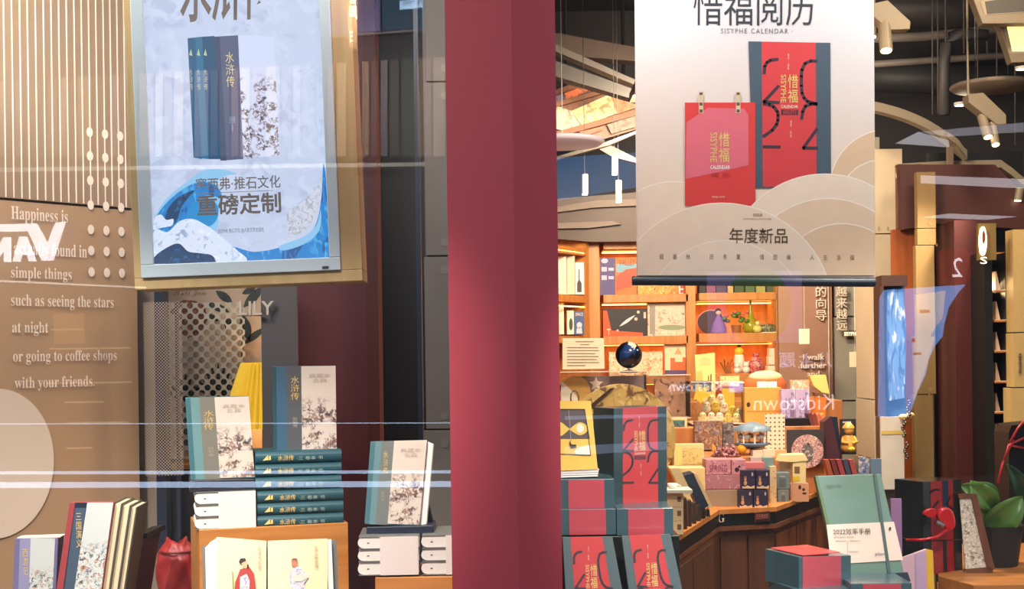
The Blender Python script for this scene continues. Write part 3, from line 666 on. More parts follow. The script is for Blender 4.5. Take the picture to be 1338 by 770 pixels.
# open picture book leaning on the riser
ob = T('open_book', 'open picture book with two painted figures leaning on the wooden riser', 'book', 350, 800, 3.58, yaw=12, pitch=10)
PAPER = mat('yellowed_page', (238, 216, 172), 0.7, var=0.04, scale=6)
zz = lambda pts: [(200+a/3.5, 550+b/3.5) for a, b in pts]
def curved_page(xs, ytop, ybot):
    q = [ob.loc(x_, yt) for x_, yt in xs]
    return q
def page(x0, x1, yt0, yt1, yb, bulge, name='page'):
    mb = MB(); N_ = 8; pts = []
    for i in range(N_+1):
        f = i/N_; a = ob.loc(x0+(x1-x0)*f, yt0+(yt1-yt0)*f); b = ob.loc(x0+(x1-x0)*f, yb); d = -bulge*math.sin(math.pi*f)
        pts += [Vector((a.x, d, a.z)), Vector((b.x, d, b.z))]
    mb.add(pts, [(2*i, 2*i+1, 2*i+3, 2*i+2) for i in range(N_)])
    n0 = len(mb.v); mb.add([p+Vector((0, 0.012, 0)) for p in pts], [(2*i+2, 2*i+3, 2*i+1, 2*i) for i in range(N_)])
    m_ = 2*N_+2
    mb.f += [(2*i, 2*i+2, m_+2*i+2, m_+2*i) for i in range(N_)] + [(0, m_, m_+1, 1), (2*N_, 2*N_+1, m_+2*N_+1, m_+2*N_)]
    return ob.mesh(name, PAPER, mb, smooth=False)
page(283, 348, 702, 707, 800, 0.006); page(350, 428, 707, 704, 800, 0.006)
ob.poly('page_block', PAGE, [(274, 709), (284, 703), (287, 800), (278, 800)], 0.015, 0.004); ob.poly('page_block', PAGE, [(268, 716), (275, 709), (279, 800), (270, 800)], 0.02, 0.006)
ob.poly('page_block', PAGE, [(427, 705), (433, 705), (437, 800), (430, 800)], 0.015, 0.004)
ob.poly('cover_board', COVER, [(264, 714), (440, 706), (443, 803), (266, 803)], 0.004, 0.03)
def fig(name, m, pts, l=14): return ob.art(name, m, [zz(pts)], l)
RED, BLUEG, SKIN, HAIR = cm(176, 60, 52), printed('robe_print', (196, 198, 214), [(140, 146, 176), (220, 200, 190)], 90, 0.5), cm(216, 170, 132), cm(60, 44, 40)
fig('painted_robe', RED, [(398, 680), (440, 668), (462, 700), (470, 770), (455, 800), (372, 800), (375, 740)])
fig('painted_robe', BLUEG, [(398, 715), (428, 700), (442, 730), (440, 800), (396, 800)], 15)
fig('painted_face', SKIN, [(404, 650), (416, 642), (432, 648), (436, 662), (424, 676), (410, 672)], 15)
fig('painted_hat', HAIR, [(392, 645), (400, 630), (420, 628), (426, 640), (410, 648), (398, 656)], 16)
fig('painted_beard', HAIR, [(430, 655), (437, 660), (436, 680), (447, 688), (430, 676)], 16)
fig('painted_staff', cm(150, 160, 90), [(360, 690), (366, 690), (372, 800), (364, 800)], 15)
fig('painted_robe', BLUEG, [(630, 680), (660, 664), (690, 685), (712, 715), (690, 745), (700, 800), (640, 800), (625, 730)])
fig('painted_face', cm(188, 120, 90), [(632, 642), (646, 634), (660, 640), (662, 660), (648, 674), (634, 664)], 15)
fig('painted_hat', cm(140, 90, 74), [(630, 640), (640, 628), (658, 630), (662, 642), (646, 638)], 16)
fig('painted_sleeve', cm(222, 200, 180), [(640, 710), (690, 700), (712, 716), (680, 735), (645, 735)], 16)
ob.text('lettering', cm(150, 124, 96), '高\n俅\n书\n影\n图', 337, 715, 341, 745, layer=16); ob.text('lettering', cm(150, 124, 96), '水\n浒\n人\n物\n全\n图', 411, 713, 416, 742, layer=16)
# right hand slipcase, plinth and white stacks on their own riser
rs = T('wooden_riser', 'low wooden riser under the white banded books beside the crimson pillar', 'riser', 540, 826, 3.66, solo=True)
rs.rect('riser', WOODX, 491, 755, 632, 826, 0.26, bevel=0.002)
white_stack(467, 548, 497, 547, ((702, 718.5), (719, 735), (735.5, 753)), 0, 3, 'below the rightmost boxed novel', 3.66, 0.2)
white_stack(550, 640, 583, 632, ((700, 717), (717.5, 734), (734.5, 752)), 0, 2, 'against the crimson pillar', 3.67, 0.2)
t = T('display_block', 'navy block under the rightmost boxed novel beside the pillar', 'block', 520, 701, 3.72, solo=True)
t.poly('block', NAVY, [(479, 689), (566, 687), (567, 700), (479, 701)], 0.12, bevel=0.002)
slipcase('boxed novel in crinkled film leaning on the navy block near the pillar', 520, 690, 3.73, [(484, 577), (558, 575), (548, 688), (476, 685)], (TEAL, mat('mid_teal_cloth', (104, 140, 146), 0.5), mat('grey_green_cloth', (116, 122, 116), 0.5)), 0, 0.06, 0.42, (0.09, 0.2), (0.24, 0.36), (0.12, 0.40), pitch=6, pages=True)
t = T('book_easel', 'navy wedge easel behind the leaning boxed novel near the pillar', 'easel', 556, 700, 3.80, solo=True)
t.poly('wedge', NAVY, [(548, 600), (556, 640), (570, 700), (520, 700), (520, 600)], 0.03)
# far left books
blk = T('book_support', 'black sloped metal book support behind the far left books', 'book support', 150, 832, 3.86)
blk.poly('slope', BLACK, [(166, 832), (150, 832), (176, 699), (187, 699)], 0.2, 0.0); blk.poly('lip', BLACK, [(184, 698), (192.5, 697), (192.5, 704), (184, 704)], 0.2, -0.01)
LAND = printed('landscape_battle_print', (206, 210, 206), [(140, 160, 166), (190, 136, 104), (70, 80, 88), (226, 226, 220)], 50, 0.47, top=0.62, fade=0.1)
for i, (xo, pages_w) in enumerate(((0, 10), (13, 12), (26, 8))):
    pass
fb = T('hardback_book', 'boxed novel with red edge, navy strip and mountain battle picture at far left', 'book', 110, 832, 3.64, yaw=6, group='novels at the far left')
TLx = [(92, 657), (149, 656), (132, 832), (60, 832)]
fb.poly('case', cm(160, 62, 66), [(91, 657), (149, 656), (124, 832), (64, 832)], 0.02, bevel=0.001)
fb.art('cloth_strip', NAVY, [[(98, 657), (114, 657), (88, 832), (74, 832)]], 1)
fb.art('cloth_strip', cm(66, 84, 104), [[(98, 664), (112, 664), (88, 832), (76, 832)]], 2)
q = [fb.loc(a_, b_, -0.002) for a_, b_ in ((114, 657), (148, 657), (124, 830), (88, 830))]
fb.mesh('paper_band', LAND, MB().prism(q, (0, 0.001, 0)))
fb.text('lettering', GOLD, '三\n国\n演\n义', 99.5, 671, 107, 716, layer=4, shear=0.0)
for i, (x0, x1) in enumerate(((149.5, 158), (160, 169), (171, 177.5))):
    bk = T('hardback_book', 'cream edged volume, %s of three leaning behind the red edged novel' % ('nearest', 'middle', 'farthest')[i], 'book', 130+i*10, 832, 3.66+0.012*i, yaw=4, group='novels at the far left')
    s_ = -25
    bk.poly('page_block', mat('cream_fore_edge', (236, 212, 172), 0.7, var=0.06, scale=80), [(x0+1, 659+i*2), (x1, 659+i*2.5), (x1+s_, 832), (x0+1+s_, 832)], 0.14, 0.003)
    bk.poly('cover_board', cm(76, 74, 72), [(x0-1, 657+i*2), (x0+0.6, 657+i*2), (x0+0.6+s_, 832), (x0-1+s_, 832)], 0.15)
    bk.poly('cover_board', cm(76, 74, 72), [(x1+0.4, 658+i*2.5), (x1+2, 658.4+i*2.5), (x1+2+s_, 832), (x1+0.4+s_, 832)], 0.15)
lb = T('hardback_book', 'lavender edged novel with pale mountain scene at the far left corner', 'book', 50, 836, 3.70, yaw=4, group='novels at the far left')
lb.poly('case', cm(116, 110, 150), [(19, 704), (76, 703), (70, 836), (14, 836)], 0.06, bevel=0.001)
lb.art('cloth_strip', cm(150, 146, 180), [[(26, 705), (40, 704), (36, 836), (22, 836)]], 1)
q = [lb.loc(a_, b_, -0.002) for a_, b_ in ((40, 704), (72, 704), (66, 834), (36, 834))]
lb.mesh('paper_band', LAND, MB().prism(q, (0, 0.001, 0))); lb.text('lettering', GOLD, '西\n游\n记', 30, 718, 37, 752, layer=3)
lb.poly('page_block', CREAM, [(22, 703), (80, 701), (79, 702.6), (24, 704)], 0.05, 0.002)
# ------------------------------------------------------------------ calendar graphics shared by poster and boxes
DIG = [[(.19, .218), (.196, .17), (.225, .142), (.265, .128), (.355, .12)], [(.363, .305), (.18, .415), (.363, .419)], [(.18, .43), (.25, .434), (.30, .448), (.345, .48), (.355, .506), (.352, .54), (.335, .57), (.28, .61), (.173, .654)],
       [(.174, .725), (.37, .725)], [(.83, .128), (.76, .128), (.69, .144), (.65, .19), (.642, .234), (.642, .30), (.65, .35), (.675, .385), (.716, .408), (.83, .424)], [(.83, .424), (.75, .426), (.69, .44), (.655, .48), (.642, .53)], [(.83, .597), (.66, .73), (.83, .73)]]
CRED = mat('calendar_red', (204, 60, 62), 0.4, var=0.05, coat=0.2); CGRN = mat('calendar_dark_green', (40, 62, 66), 0.4, var=0.1, coat=0.3); CSTR = mat('calendar_numeral_navy', (52, 44, 56), 0.5)
def quadmap(TL, TR, BR, BL):
    def at(fx, fy):
        a = (TL[0]+(TR[0]-TL[0])*fx, TL[1]+(TR[1]-TL[1])*fx); b = (BL[0]+(BR[0]-BL[0])*fx, BL[1]+(BR[1]-BL[1])*fx)
        return (a[0]+(b[0]-a[0])*fy, a[1]+(b[1]-a[1])*fy)
    return at
def cal_art(t, quad, l=1, ymax=1.0, mats=None, rx=(.16, .82), sw=4.2, kx=1.0):
    red, grn, strk, gold, wht = mats or (CRED, CGRN, CSTR, GOLD, CREAM)
    at = quadmap(*quad)
    t.art('red_panel', red, [[at(rx[0], 0), at(rx[1], 0), at(rx[1], ymax), at(rx[0], ymax)]], l)
    wpx = sw*abs(quad[1][0]-quad[0][0])/107
    polys = []
    for st_ in DIG:
        pts = [at(a, b) for a, b in st_ if b <= ymax]
        if len(pts) > 1: polys += ribbon(pts, wpx)
    t.art('printed_numerals', strk, polys, l+1)
    def tx(m, body, x0, y0, x1, y1, **k):
        if y1 > ymax: return
        a, b, c, d = at(x0, y0), at(x1, y0), at(x0, y1), at(x1, y1)
        t.text('lettering', m, body, (a[0]+c[0])/2, a[1], (b[0]+d[0])/2, c[1], layer=l+2, **k)
    tx(gold, '惜\n福', .475, .225, .60, .419, bold=0.01); tx(gold, 'SISYPHE', .39, .225, .455, .419, rot=True, bold=0.01); tx(wht, 'CALENDAR', .39, .435, .60, .456, bold=0.01)
    t.art('printed_block', strk, [[at(.39, .466), at(.60, .466), at(.60, .503), at(.39, .503)]], l+1)
    tx(red, '阅历', .42, .47, .58, .498)
    tx(wht, '惜\n字\n·\n福\n报', .475, .08, .495, .19); tx(wht, '阅\n尽\n·\n四\n时', .50, .54, .52, .66)

# ------------------------------------------------------------------ hanging calendar poster
po = T('hanging_poster', 'hanging paper poster with red calendar and cream hills in the right window', 'poster', 988, 373, 3.75, tilt=1.0)
po.ls = 0.00025
PX0, PX1, PY0, PY1 = 829.5, 1142.5, -150, 361
m, nt, b = nodes('poster_paper'); L = nt.links.new
tc = nt.nodes.new('ShaderNodeTexCoord'); sp = nt.nodes.new('ShaderNodeSeparateXYZ'); rp = nt.nodes.new('ShaderNodeValToRGB')
rp.color_ramp.elements[0].position = 0.2; rp.color_ramp.elements[0].color = C(240, 218, 196); rp.color_ramp.elements[1].position = 0.62; rp.color_ramp.elements[1].color = C(218, 216, 220)
L(tc.outputs['Generated'], sp.inputs[0]); L(sp.outputs[2], rp.inputs[0]); L(rp.outputs[0], b.inputs['Base Color']); b.inputs['Roughness'].default_value = 0.5
PAPERM = m
po.poly('paper', PAPERM, [(828, PY0), (832, 361), (1144, 363), (1141, PY0)], 0.0015)
def pclip(poly): return clip(poly, 833, PY0, 1143, 360)
EDGE = cm(252, 240, 224); H1, H2, H3, H4 = cm(236, 212, 186), cm(232, 204, 174), cm(240, 220, 198), cm(226, 194, 160)
def hill(cx, cy, r, m, l, ry=None):
    po.art('printed_hill_edge', EDGE, [pclip(ell(cx, cy, r+1.2, (ry or r)+1.2, 72))], l); po.art('printed_hill', m, [pclip(ell(cx, cy, r, ry or r, 72))], l+1)
hill(880, 330, 92, H3, 2); hill(1160, 245, 75, H4, 2); hill(1150, 262, 52, H2, 4)
cal = [(978, 54), (1085, 56), (1086, 245), (991, 244)]
PG = (cm(212, 62, 66), cm(70, 88, 104), cm(58, 44, 58), GOLD, CREAM)
po.art('printed_calendar', PG[1], [[(978, 54), (1085, 56), (1086, 246), (984, 246)]], 6)
cal_art(po, [(978, 54), (1085, 56), (1086, 245), (980, 244)], 7, 1.0, PG)
po.art('printed_pad', cm(218, 62, 58), [R(895, 134, 987, 269)], 11); po.art('printed_pad_sheen', cm(222, 108, 124), [[(897, 160), (925, 141), (972, 142), (978, 150), (978, 216), (925, 228), (896, 234)]], 12)
po.text('lettering', GOLD, '惜\n福', 939, 173, 953, 212, layer=14, bold=0.01); po.text('lettering', GOLD, 'SISYPHE', 928, 173, 937, 212, layer=14, rot=True, bold=0.01); po.text('lettering', WHITE, 'CALENDAR', 928, 216, 954, 221, layer=14, bold=0.02)
po.text('lettering', cm(180, 40, 44), '阅 历', 930, 226, 954, 232, layer=14); po.text('lettering', cm(240, 190, 180), '惜福·日历', 930, 256, 947, 259, layer=14)
for x_ in (913, 961.5):
    po.art('printed_ring', cm(214, 196, 160), [R(x_, 120, x_+6, 148)], 15); po.art('printed_ring_shade', cm(96, 84, 70), [R(x_+1, 134, x_+5, 138), R(x_+1, 143, x_+5, 147), R(x_+1, 121, x_+5, 124)], 16)
hill(1078, 358, 130, H3, 17); hill(1082, 372, 112, H2, 19); hill(1100, 380, 87, H4, 21); hill(943, 412, 146, cm(238, 216, 192), 23); hill(948, 420, 105, H3, 25)
SINK = cm(62, 52, 46)
po.text('lettering', cm(48, 56, 64), '惜福阅历', 906, -12, 1064, 33, layer=4, bold=0.0)
po.text('lettering', cm(110, 112, 120), 'SISYPHE CALENDAR ·', 942, 37, 1036, 43.5, layer=4, space=1.3)
po.text('lettering', cm(90, 66, 40), '年度新品', 953, 298, 1029, 318, layer=27, bold=0.005)
po.text('lettering', cm(110, 92, 76), '阅　　春　　秋　　·　　历　　冬　　夏　　·　　惜　　因　　缘　　·　　人　　生　　当　　福', 862, 332, 1116, 339, layer=27)
po.text('lettering', cm(130, 110, 90), '西西弗', 984, 279, 996, 283, layer=27); po.text('lettering', cm(160, 140, 120), 'SISYPHE BOOKSTORE', 971, 285, 1008, 287, layer=27)
a, b = po.loc(826, 367), po.loc(1143, 369)
po.mesh('bottom_rod', mat('ink_blue_rod', (34, 48, 60), 0.35), MB().tube([(a.x, 0.0, a.z), (b.x, 0.0, b.z)], 0.0135, 16), smooth=False)
a, b = po.loc(826, PY0), po.loc(1143, PY0); po.mesh('top_rod', cm(34, 48, 60), MB().tube([(a.x, 0.0, a.z), (b.x, 0.0, b.z)], 0.0135, 16))
for k in (0.1, 0.9): po.mesh('hanging_cord', cm(60, 60, 64), MB().tube([(a.x+(b.x-a.x)*k, 0, a.z), (a.x+(b.x-a.x)*k, 0, 4.28-po.M.translation.z)], 0.0015, 6))

# ------------------------------------------------------------------ bookcases at the back
BY = 9.5
bc = T('bookcase', 'cherry wood bookcase with lit shelves at the back of the shop', 'bookcase', 900, 700, BY)
LED = glow('warm_shelf_led', (255, 190, 104), 5.0)
def brect(name, m, x0, y0, x1, y1, d, y=0.0, bevel=0.003): return bc.rect(name, m, x0, y0, x1, y1, d, y, bevel=bevel)
for x0, x1 in ((773, 788), (900, 913), (1018, 1024)): brect('upright', SHELFWOOD, x0, 290, x1, 700, 0.36)
bc.rect('back_panel', SHELFWOOD, 760, 290, 1060, 700, 0.02, 0.37)
for k, (y0, y1) in enumerate(((312, 325), (384.5, 395), (439, 449.5), (492, 502))):
    sh = brect('shelf', WOODX if False else SHELFWOOD, 788.4, y0+1, 899.6, y1+1, 0.355)
    q = bc.loc(790, y1+1), bc.loc(898, y1+1); bc.mesh('led_strip', LED, MB().box(q[0].x, q[1].x, 0.18, 0.30, q[0].z-0.008, q[0].z-0.004), parent=sh)
for k, (y0, y1) in enumerate(((322, 332), (383, 393), (436, 447.5), (489, 499))):
    sh = brect('shelf', SHELFWOOD, 913.4, y0, 1017.6, y1, 0.355)
    q = bc.loc(916, y1), bc.loc(1015, y1); bc.mesh('led_strip', LED, MB().box(q[0].x, q[1].x, 0.18, 0.30, q[1].z-0.010, q[1].z-0.006), parent=sh)
# cornice above
co = T('bookcase_cornice', 'dark brown cornice with pale strips imitating mirrored light over the back bookcase', 'cornice', 860, 320, BY-0.12)
co.poly('fascia', mat('umber_cornice', (70, 48, 40), 0.5), [(700, 262), (900, 246), (1040, 246), (1040, 314), (772, 316), (700, 310)], 0.1)
co.poly('reflection_strip', cm(120, 104, 94), [(715, 272), (780, 262), (900, 258), (900, 266), (780, 271), (715, 279)], 0.03, -0.04)  # pale strips imitate light strips reflected over the cornice
co.poly('reflection_strip', cm(120, 104, 96), [(715, 292), (800, 289), (812, 293), (770, 298), (715, 299)], 0.03, -0.04)
# angled side bookcase
sb = T('bookcase', 'narrow angled bookcase joining the back bookcase beside the pillar', 'bookcase', 771, 700, BY-0.06, yaw=60)
def srow(name, m, x0, x1, py, h, d): # shelf board running along the angled front, py at its right end
    zc = sb.loc(768, py).z; a, b = sb.loc(x0, 465).x, sb.loc(x1, 465).x
    return sb.mesh(name, m, MB().box(a, b, 0, d, zc-h, zc))
for py in (326, 387, 439.5, 492): srow('shelf', SHELFWOOD, 712, 768, py, 0.05, 0.25)
a, b, zz_ = sb.loc(712, 465).x, sb.loc(771, 465).x, sb.loc(768, 290).z
sb.mesh('back_panel', SHELFWOOD, MB().box(a, b, 0.251, 0.27, 0, zz_)); sb.mesh('upright', SHELFWOOD, MB().box(b-0.05, b, -0.001, 0.25, 0, zz_))
for py in (329, 399): srow('led_strip', LED, 714, 765, py+2, 0.008, 0.01)

def carton(name, label, cat, x0, y0, x1, y1, Y, d, m, yaw=0, arts=(), texts=(), group=None, pitch=0, bevel=0.0, pts=None, tilt=0):
    t = T(name, label, cat, (x0+x1)/2, y1, Y, yaw=yaw, group=group, pitch=pitch, tilt=tilt, solo=not (arts or texts))
    if pts: t.poly('body', m, pts, d, bevel=bevel)
    else: t.rect('body', m, x0, y0, x1, y1, d, bevel=bevel)
    for i, (n_, am, polys) in enumerate(arts): t.art(n_, am, polys, 1+i)
    for (tm, body, a, b, c, d_) in texts: t.text('lettering', tm, body, a, b, c, d_, layer=2+len(arts))
    return t
PURPLE = cm(84, 74, 130); ORANGE = cm(216, 112, 48)
# goods on the back shelves
carton('game_box', 'purple and orange game box with cartoon valley on the upper left shelf', 'box', 783, 337, 832, 386, BY+0.08, 0.08, ORANGE, arts=(
    ('printed_side', PURPLE, [R(784, 337, 804, 386)]), ('printed_sky', cm(120, 170, 190), [R(805, 345, 832, 356)]), ('printed_hill', cm(204, 80, 60), [[(805, 362), (818, 352), (832, 350), (832, 372), (805, 380)]]),
    ('printed_icons', cm(190, 184, 214), [ell(790, 341, 4.5, 3.2, 16), R(786, 349, 793, 355), R(786, 360, 793, 366), R(795, 350, 802, 354), R(795, 361, 802, 365)])), texts=((cm(120, 44, 30), 'VALLEY', 809, 339, 830, 347),))
carton('game_box', 'orange picture box half hidden by the poster rod on the upper shelf', 'box', 833, 368, 882, 386, BY+0.10, 0.06, printed('valley_print', (226, 150, 60), [(200, 90, 40), (240, 200, 110), (60, 70, 80)], 30, 0.45))
carton('photo_card', 'white card with small red squares under the poster rod', 'card', 887, 371, 903-1, 384, BY+0.12, 0.02, cm(226, 214, 204), arts=(('printed_squares', cm(170, 50, 44), [R(889, 373, 893, 377), R(895, 373, 899, 377), R(889, 379, 893, 383), R(895, 379, 899, 383)]),))
carton('space_box', 'black telescope kit box with comet and orange edge on the middle shelf', 'box', 788, 404, 846, 440, BY+0.08, 0.1, cm(40, 34, 38), arts=(
    ('printed_edge', cm(214, 84, 40), [[(788, 406), (793, 406), (799, 432), (840, 435), (840, 440), (788, 440)]]), ('printed_comet', cm(190, 206, 210), [leaf(809, 427, 830, 412, 4)]), ('printed_stars', cm(226, 190, 170), [ell(834, 408, 2, 2, 10), ell(831, 417, 2.2, 2.2, 10), R(841, 408, 844, 416), ell(807, 432, 1.4, 1.4, 10)])), texts=((CREAM, 'T', 793, 430, 798, 438),))
carton('castle_box', 'pale castle puzzle box on the middle shelf beside the black kit', 'box', 846.5, 396, 900, 440, BY+0.06, 0.07, printed('castle_print', (214, 196, 176), [(176, 130, 100), (120, 108, 100), (226, 170, 140)], 26, 0.44, top=0.75), arts=(('printed_spine', cm(150, 140, 134), [R(849, 400, 856, 437)]), ('printed_pond', cm(140, 150, 120), [ell(878, 428, 18, 3.5, 24)])), texts=((CREAM, 'MEDIEVAL FAIR', 864, 433, 897, 438),))
for i, (x0, x1, y0, c_) in enumerate(((730, 741, 335, (226, 212, 190)), (741, 752, 334, (214, 196, 170)), (752, 764, 343, (232, 226, 220)))):
    carton('toy_box', 'slim pale toy box with printed figure, %s on the angled shelf by the pillar' % ('leftmost', 'middle', 'rightmost')[i], 'box', x0, y0, x1-0.5, 385, BY-0.25+0.06*i, 0.06, printed('toy_print_%d' % i, c_, [(150, 110, 80), (110, 90, 90)], 45, 0.38), arts=(('printed_bottle', cm(60, 50, 54), [[(x0+4, 352), (x0+5.5, 352), (x0+5.5, 366), (x0+8, 370), (x0+8, 382), (x0+2, 382), (x0+2, 370), (x0+4, 366)]]),) if i == 2 else ())
carton('toy_box', 'cream box with a green bottle picture on the lower angled shelf', 'box', 741, 406, 750, 437, BY-0.2, 0.06, CREAM, arts=(('printed_bottle', cm(50, 70, 54), [ell(746, 424, 2.5, 8, 16)]),))
carton('toy_box', 'blue box with a small astronaut picture on the lower angled shelf', 'box', 750.5, 407, 763.5, 437.5, BY-0.16, 0.06, cm(64, 84, 140), arts=(('printed_astronaut', cm(196, 200, 210), [ell(757, 425, 3.5, 4, 16), [(754, 428), (760, 428), (761, 436), (753, 436)]]),), texts=((CREAM, 'SPACE', 752, 409, 762, 413),))
carton('paper_box', 'small white box at the pillar end of the lower angled shelf', 'box', 729, 396, 737, 437, BY-0.3, 0.06, CREAM)
# lower shelf left
t = T('display_block', 'row of pale patterned boxes behind the dark globe', 'box', 820, 492, BY+0.1, solo=True); t.rect('body', printed('pale_pattern', (230, 200, 160), [(196, 150, 110), (240, 226, 200)], 30, 0.5), 796, 460, 866, 492, 0.1)
carton('castle_box', 'pale box with orange castle and purple base on the lower shelf', 'box', 869, 450, 902, 492, BY+0.05, 0.07, cm(240, 214, 176), arts=(('printed_castle', cm(206, 104, 50), [R(876, 468, 882, 484), R(882, 473, 892, 484), R(892, 467, 898, 484)]), ('printed_gable', cm(214, 160, 110), [[(881, 463), (886, 454), (891, 463)]]), ('printed_base', cm(92, 70, 110), [R(869, 484, 902, 492)])))
# hand items on the right shelves: top row under the poster rod
for i, (x0, x1, c_) in enumerate(((914, 922, (40, 34, 36)), (923, 935, (120, 60, 70)), (936, 949, (60, 44, 50)), (951, 958, (190, 150, 90)), (960, 972, (50, 64, 44)), (974, 986, (70, 92, 60)), (988, 1000, (150, 150, 80)), (1002, 1014, (60, 70, 50)))):
    carton('shelf_book', 'small dark book, %s of eight under the poster rod on the top right shelf' % ('first', 'second', 'third', 'fourth', 'fifth', 'sixth', 'seventh', 'last')[i], 'book', x0, 352, x1, 382.8, BY+0.1, 0.12, cm(*c_), group='books under the poster rod')
# middle right shelf
t = T('round_fan', 'round dark paper fan with pink rim on the middle right shelf', 'fan', 925, 435.5, BY+0.1)
t.poly('disc', cm(60, 30, 36), ell(929, 421, 17, 15, 32), 0.015); t.poly('rim', cm(220, 150, 150), ell(929, 421, 18, 16, 32), 0.008, 0.016)
t = T('cloth_doll', 'doll in a lilac dress on the middle right shelf', 'doll', 939, 435.5, BY+0.06)
u = BY/F
t.mesh('dress', mat('lilac_cloth', (128, 96, 160), 0.8), MB().lathe([(0.06, 0), (0.055, 0.05), (0.03, 0.10), (0.014, 0.13)], seg=16), smooth=True)
t.mesh('head', cm(222, 180, 160), MB().ball((0, 0, 0.15), 0.022), smooth=True); t.mesh('hair', cm(40, 28, 30), MB().ball((0, 0.006, 0.16), 0.024), smooth=True)
t = T('flower_pot', 'small pot of flowers with green leaves on the middle right shelf', 'plant', 962, 435.5, BY+0.08)
t.mesh('pot', cm(150, 84, 50), MB().lathe([(0.0, 0), (0.03, 0), (0.04, 0.06), (0.036, 0.06)], seg=14)); lf = MB()
for a_ in range(9):
    an = a_*0.7; r_ = 0.035+0.03*(a_ % 3)
    lf.ball((r_*math.cos(an), r_*math.sin(an)*0.5, 0.09+0.018*(a_ % 4)), 0.022, 8, 1, 0.5, 0.7)
t.mesh('leaves', cm(76, 110, 40), lf, smooth=True)
fl = MB(); [fl.ball((-0.07+0.03*i, -0.02, 0.13+0.012*((i*7) % 3)), 0.014, 8) for i in range(6)]; t.mesh('flowers', cm(206, 90, 90), fl, smooth=True)
t = T('gourd_vase', 'tall green long necked vase on the middle right shelf', 'vase', 981, 435.5, BY+0.1)
t.mesh('body', mat('olive_glaze', (150, 140, 30), 0.25), MB().lathe([(0.0, 0), (0.04, 0), (0.062, 0.035), (0.058, 0.07), (0.03, 0.11), (0.013, 0.16), (0.007, 0.24), (0.005, 0.27), (0, 0.27)], seg=24), smooth=True)
t = T('striped_shoe', 'small striped baby shoe on the middle right shelf', 'shoe', 1003, 435.5, BY+0.06)
t.mesh('upper', printed('stripe_cloth', (60, 52, 40), [(190, 180, 150)], 40, 0.5, aspect=(6, 1, 1)), MB().ball((0, 0, 0.035), 0.06, 16, 1.25, 0.6, 0.6), smooth=True); t.mesh('sole', CREAM, MB().box(-0.075, 0.075, -0.035, 0.035, 0, 0.008), bevel=0.002)
t = T('shelf_figure', 'pale rounded toy beside the striped shoe', 'toy', 990, 435.5, BY+0.02); t.mesh('body', cm(220, 200, 110), MB().ball((0, 0, 0.03), 0.035, 14, 1, 0.8, 0.9), smooth=True); t.mesh('head', cm(226, 210, 130), MB().ball((0, -0.01, 0.07), 0.02, 12), smooth=True)
# lower right shelf
t = T('penguin_toy', 'yellow and white penguin toy standing on the lower right shelf', 'toy', 966, 489, BY+0.08)
t.mesh('body', cm(240, 226, 206), MB().ball((0, 0, 0.09), 0.05, 18, 0.8, 0.7, 1.75), smooth=True); t.mesh('hood', cm(236, 190, 40), MB().ball((0, -0.002, 0.165), 0.038, 16, 0.95, 0.9, 0.9), smooth=True); t.mesh('cap', cm(40, 44, 30), MB().ball((0, 0, 0.205), 0.014, 10), smooth=True)
for i, (x_, r_) in enumerate(((963, 0.026), (975, 0.03))):
    t = T('plush_toy', 'small white plush animal, %s, in front of the penguin toy' % ('smaller left one', 'larger right one')[i], 'toy', x_, 489, BY+0.02); t.mesh('body', cm(240, 226, 214), MB().ball((0, 0, r_), r_, 14), smooth=True); t.mesh('head', cm(244, 232, 220), MB().ball((0, -0.008, r_*2.3), r_*0.75, 12), smooth=True)
    e = MB(); [e.ball((s_*r_*0.55, -0.008, r_*3.0), r_*0.28, 8) for s_ in (-1, 1)]; t.mesh('ears', cm(226, 200, 190), e, smooth=True)
t = T('pink_gift', 'pink patterned gift pouch on the lower right shelf', 'pouch', 988, 489, BY+0.08); t.mesh('pouch', printed('pink_pouch', (206, 100, 90), [(240, 190, 180), (150, 50, 60)], 50, 0.5), MB().lathe([(0, 0), (0.05, 0), (0.062, 0.05), (0.05, 0.1), (0.02, 0.13), (0.03, 0.155)], seg=16), smooth=True); t.mesh('ribbon', cm(190, 50, 50), MB().lathe([(0.022, 0.125), (0.026, 0.13), (0.022, 0.135)], seg=14))
t = T('driftwood_branch', 'small brown twig ornament beside the penguin toy', 'ornament', 952, 489, BY+0.06)
for k in range(5): t.mesh('twig', cm(130, 84, 30), MB().tube([(0.01*k-0.02, 0, 0), (0.014*k-0.04, 0.005*k, 0.05), (0.03*k-0.06, 0, 0.09+0.02*(k % 2))], 0.005, 6))
for i, y_ in enumerate((478, 466, 455)):
    carton('white_cup_box', 'white ceramic gift box, %s of the pile at the right of the lower shelf' % ('lowest', 'middle', 'top')[i], 'box', 1003+i, y_, 1017, y_+11, BY+0.08, 0.08, cm(236, 222, 200), group='white gift boxes on the lower shelf', bevel=0.004)
carton('yellow_card_stand', 'tall pale yellow printed card standing in front of the bookcase', 'card', 908, 463, 935, 527, 7.62, 0.012, cm(222, 196, 120), pts=[(908, 464), (934, 461), (935, 527), (911, 527)], arts=(('printed_castle', cm(206, 170, 110), [[(914, 470), (920, 466), (928, 470), (928, 477), (914, 478)]]), ('printed_orange', cm(226, 160, 90), [[(910, 486), (917, 484), (919, 499), (911, 500)]]), ('printed_bottles', cm(96, 90, 60), [R(925, 491, 926.5, 498), R(928, 489, 930, 498)])))
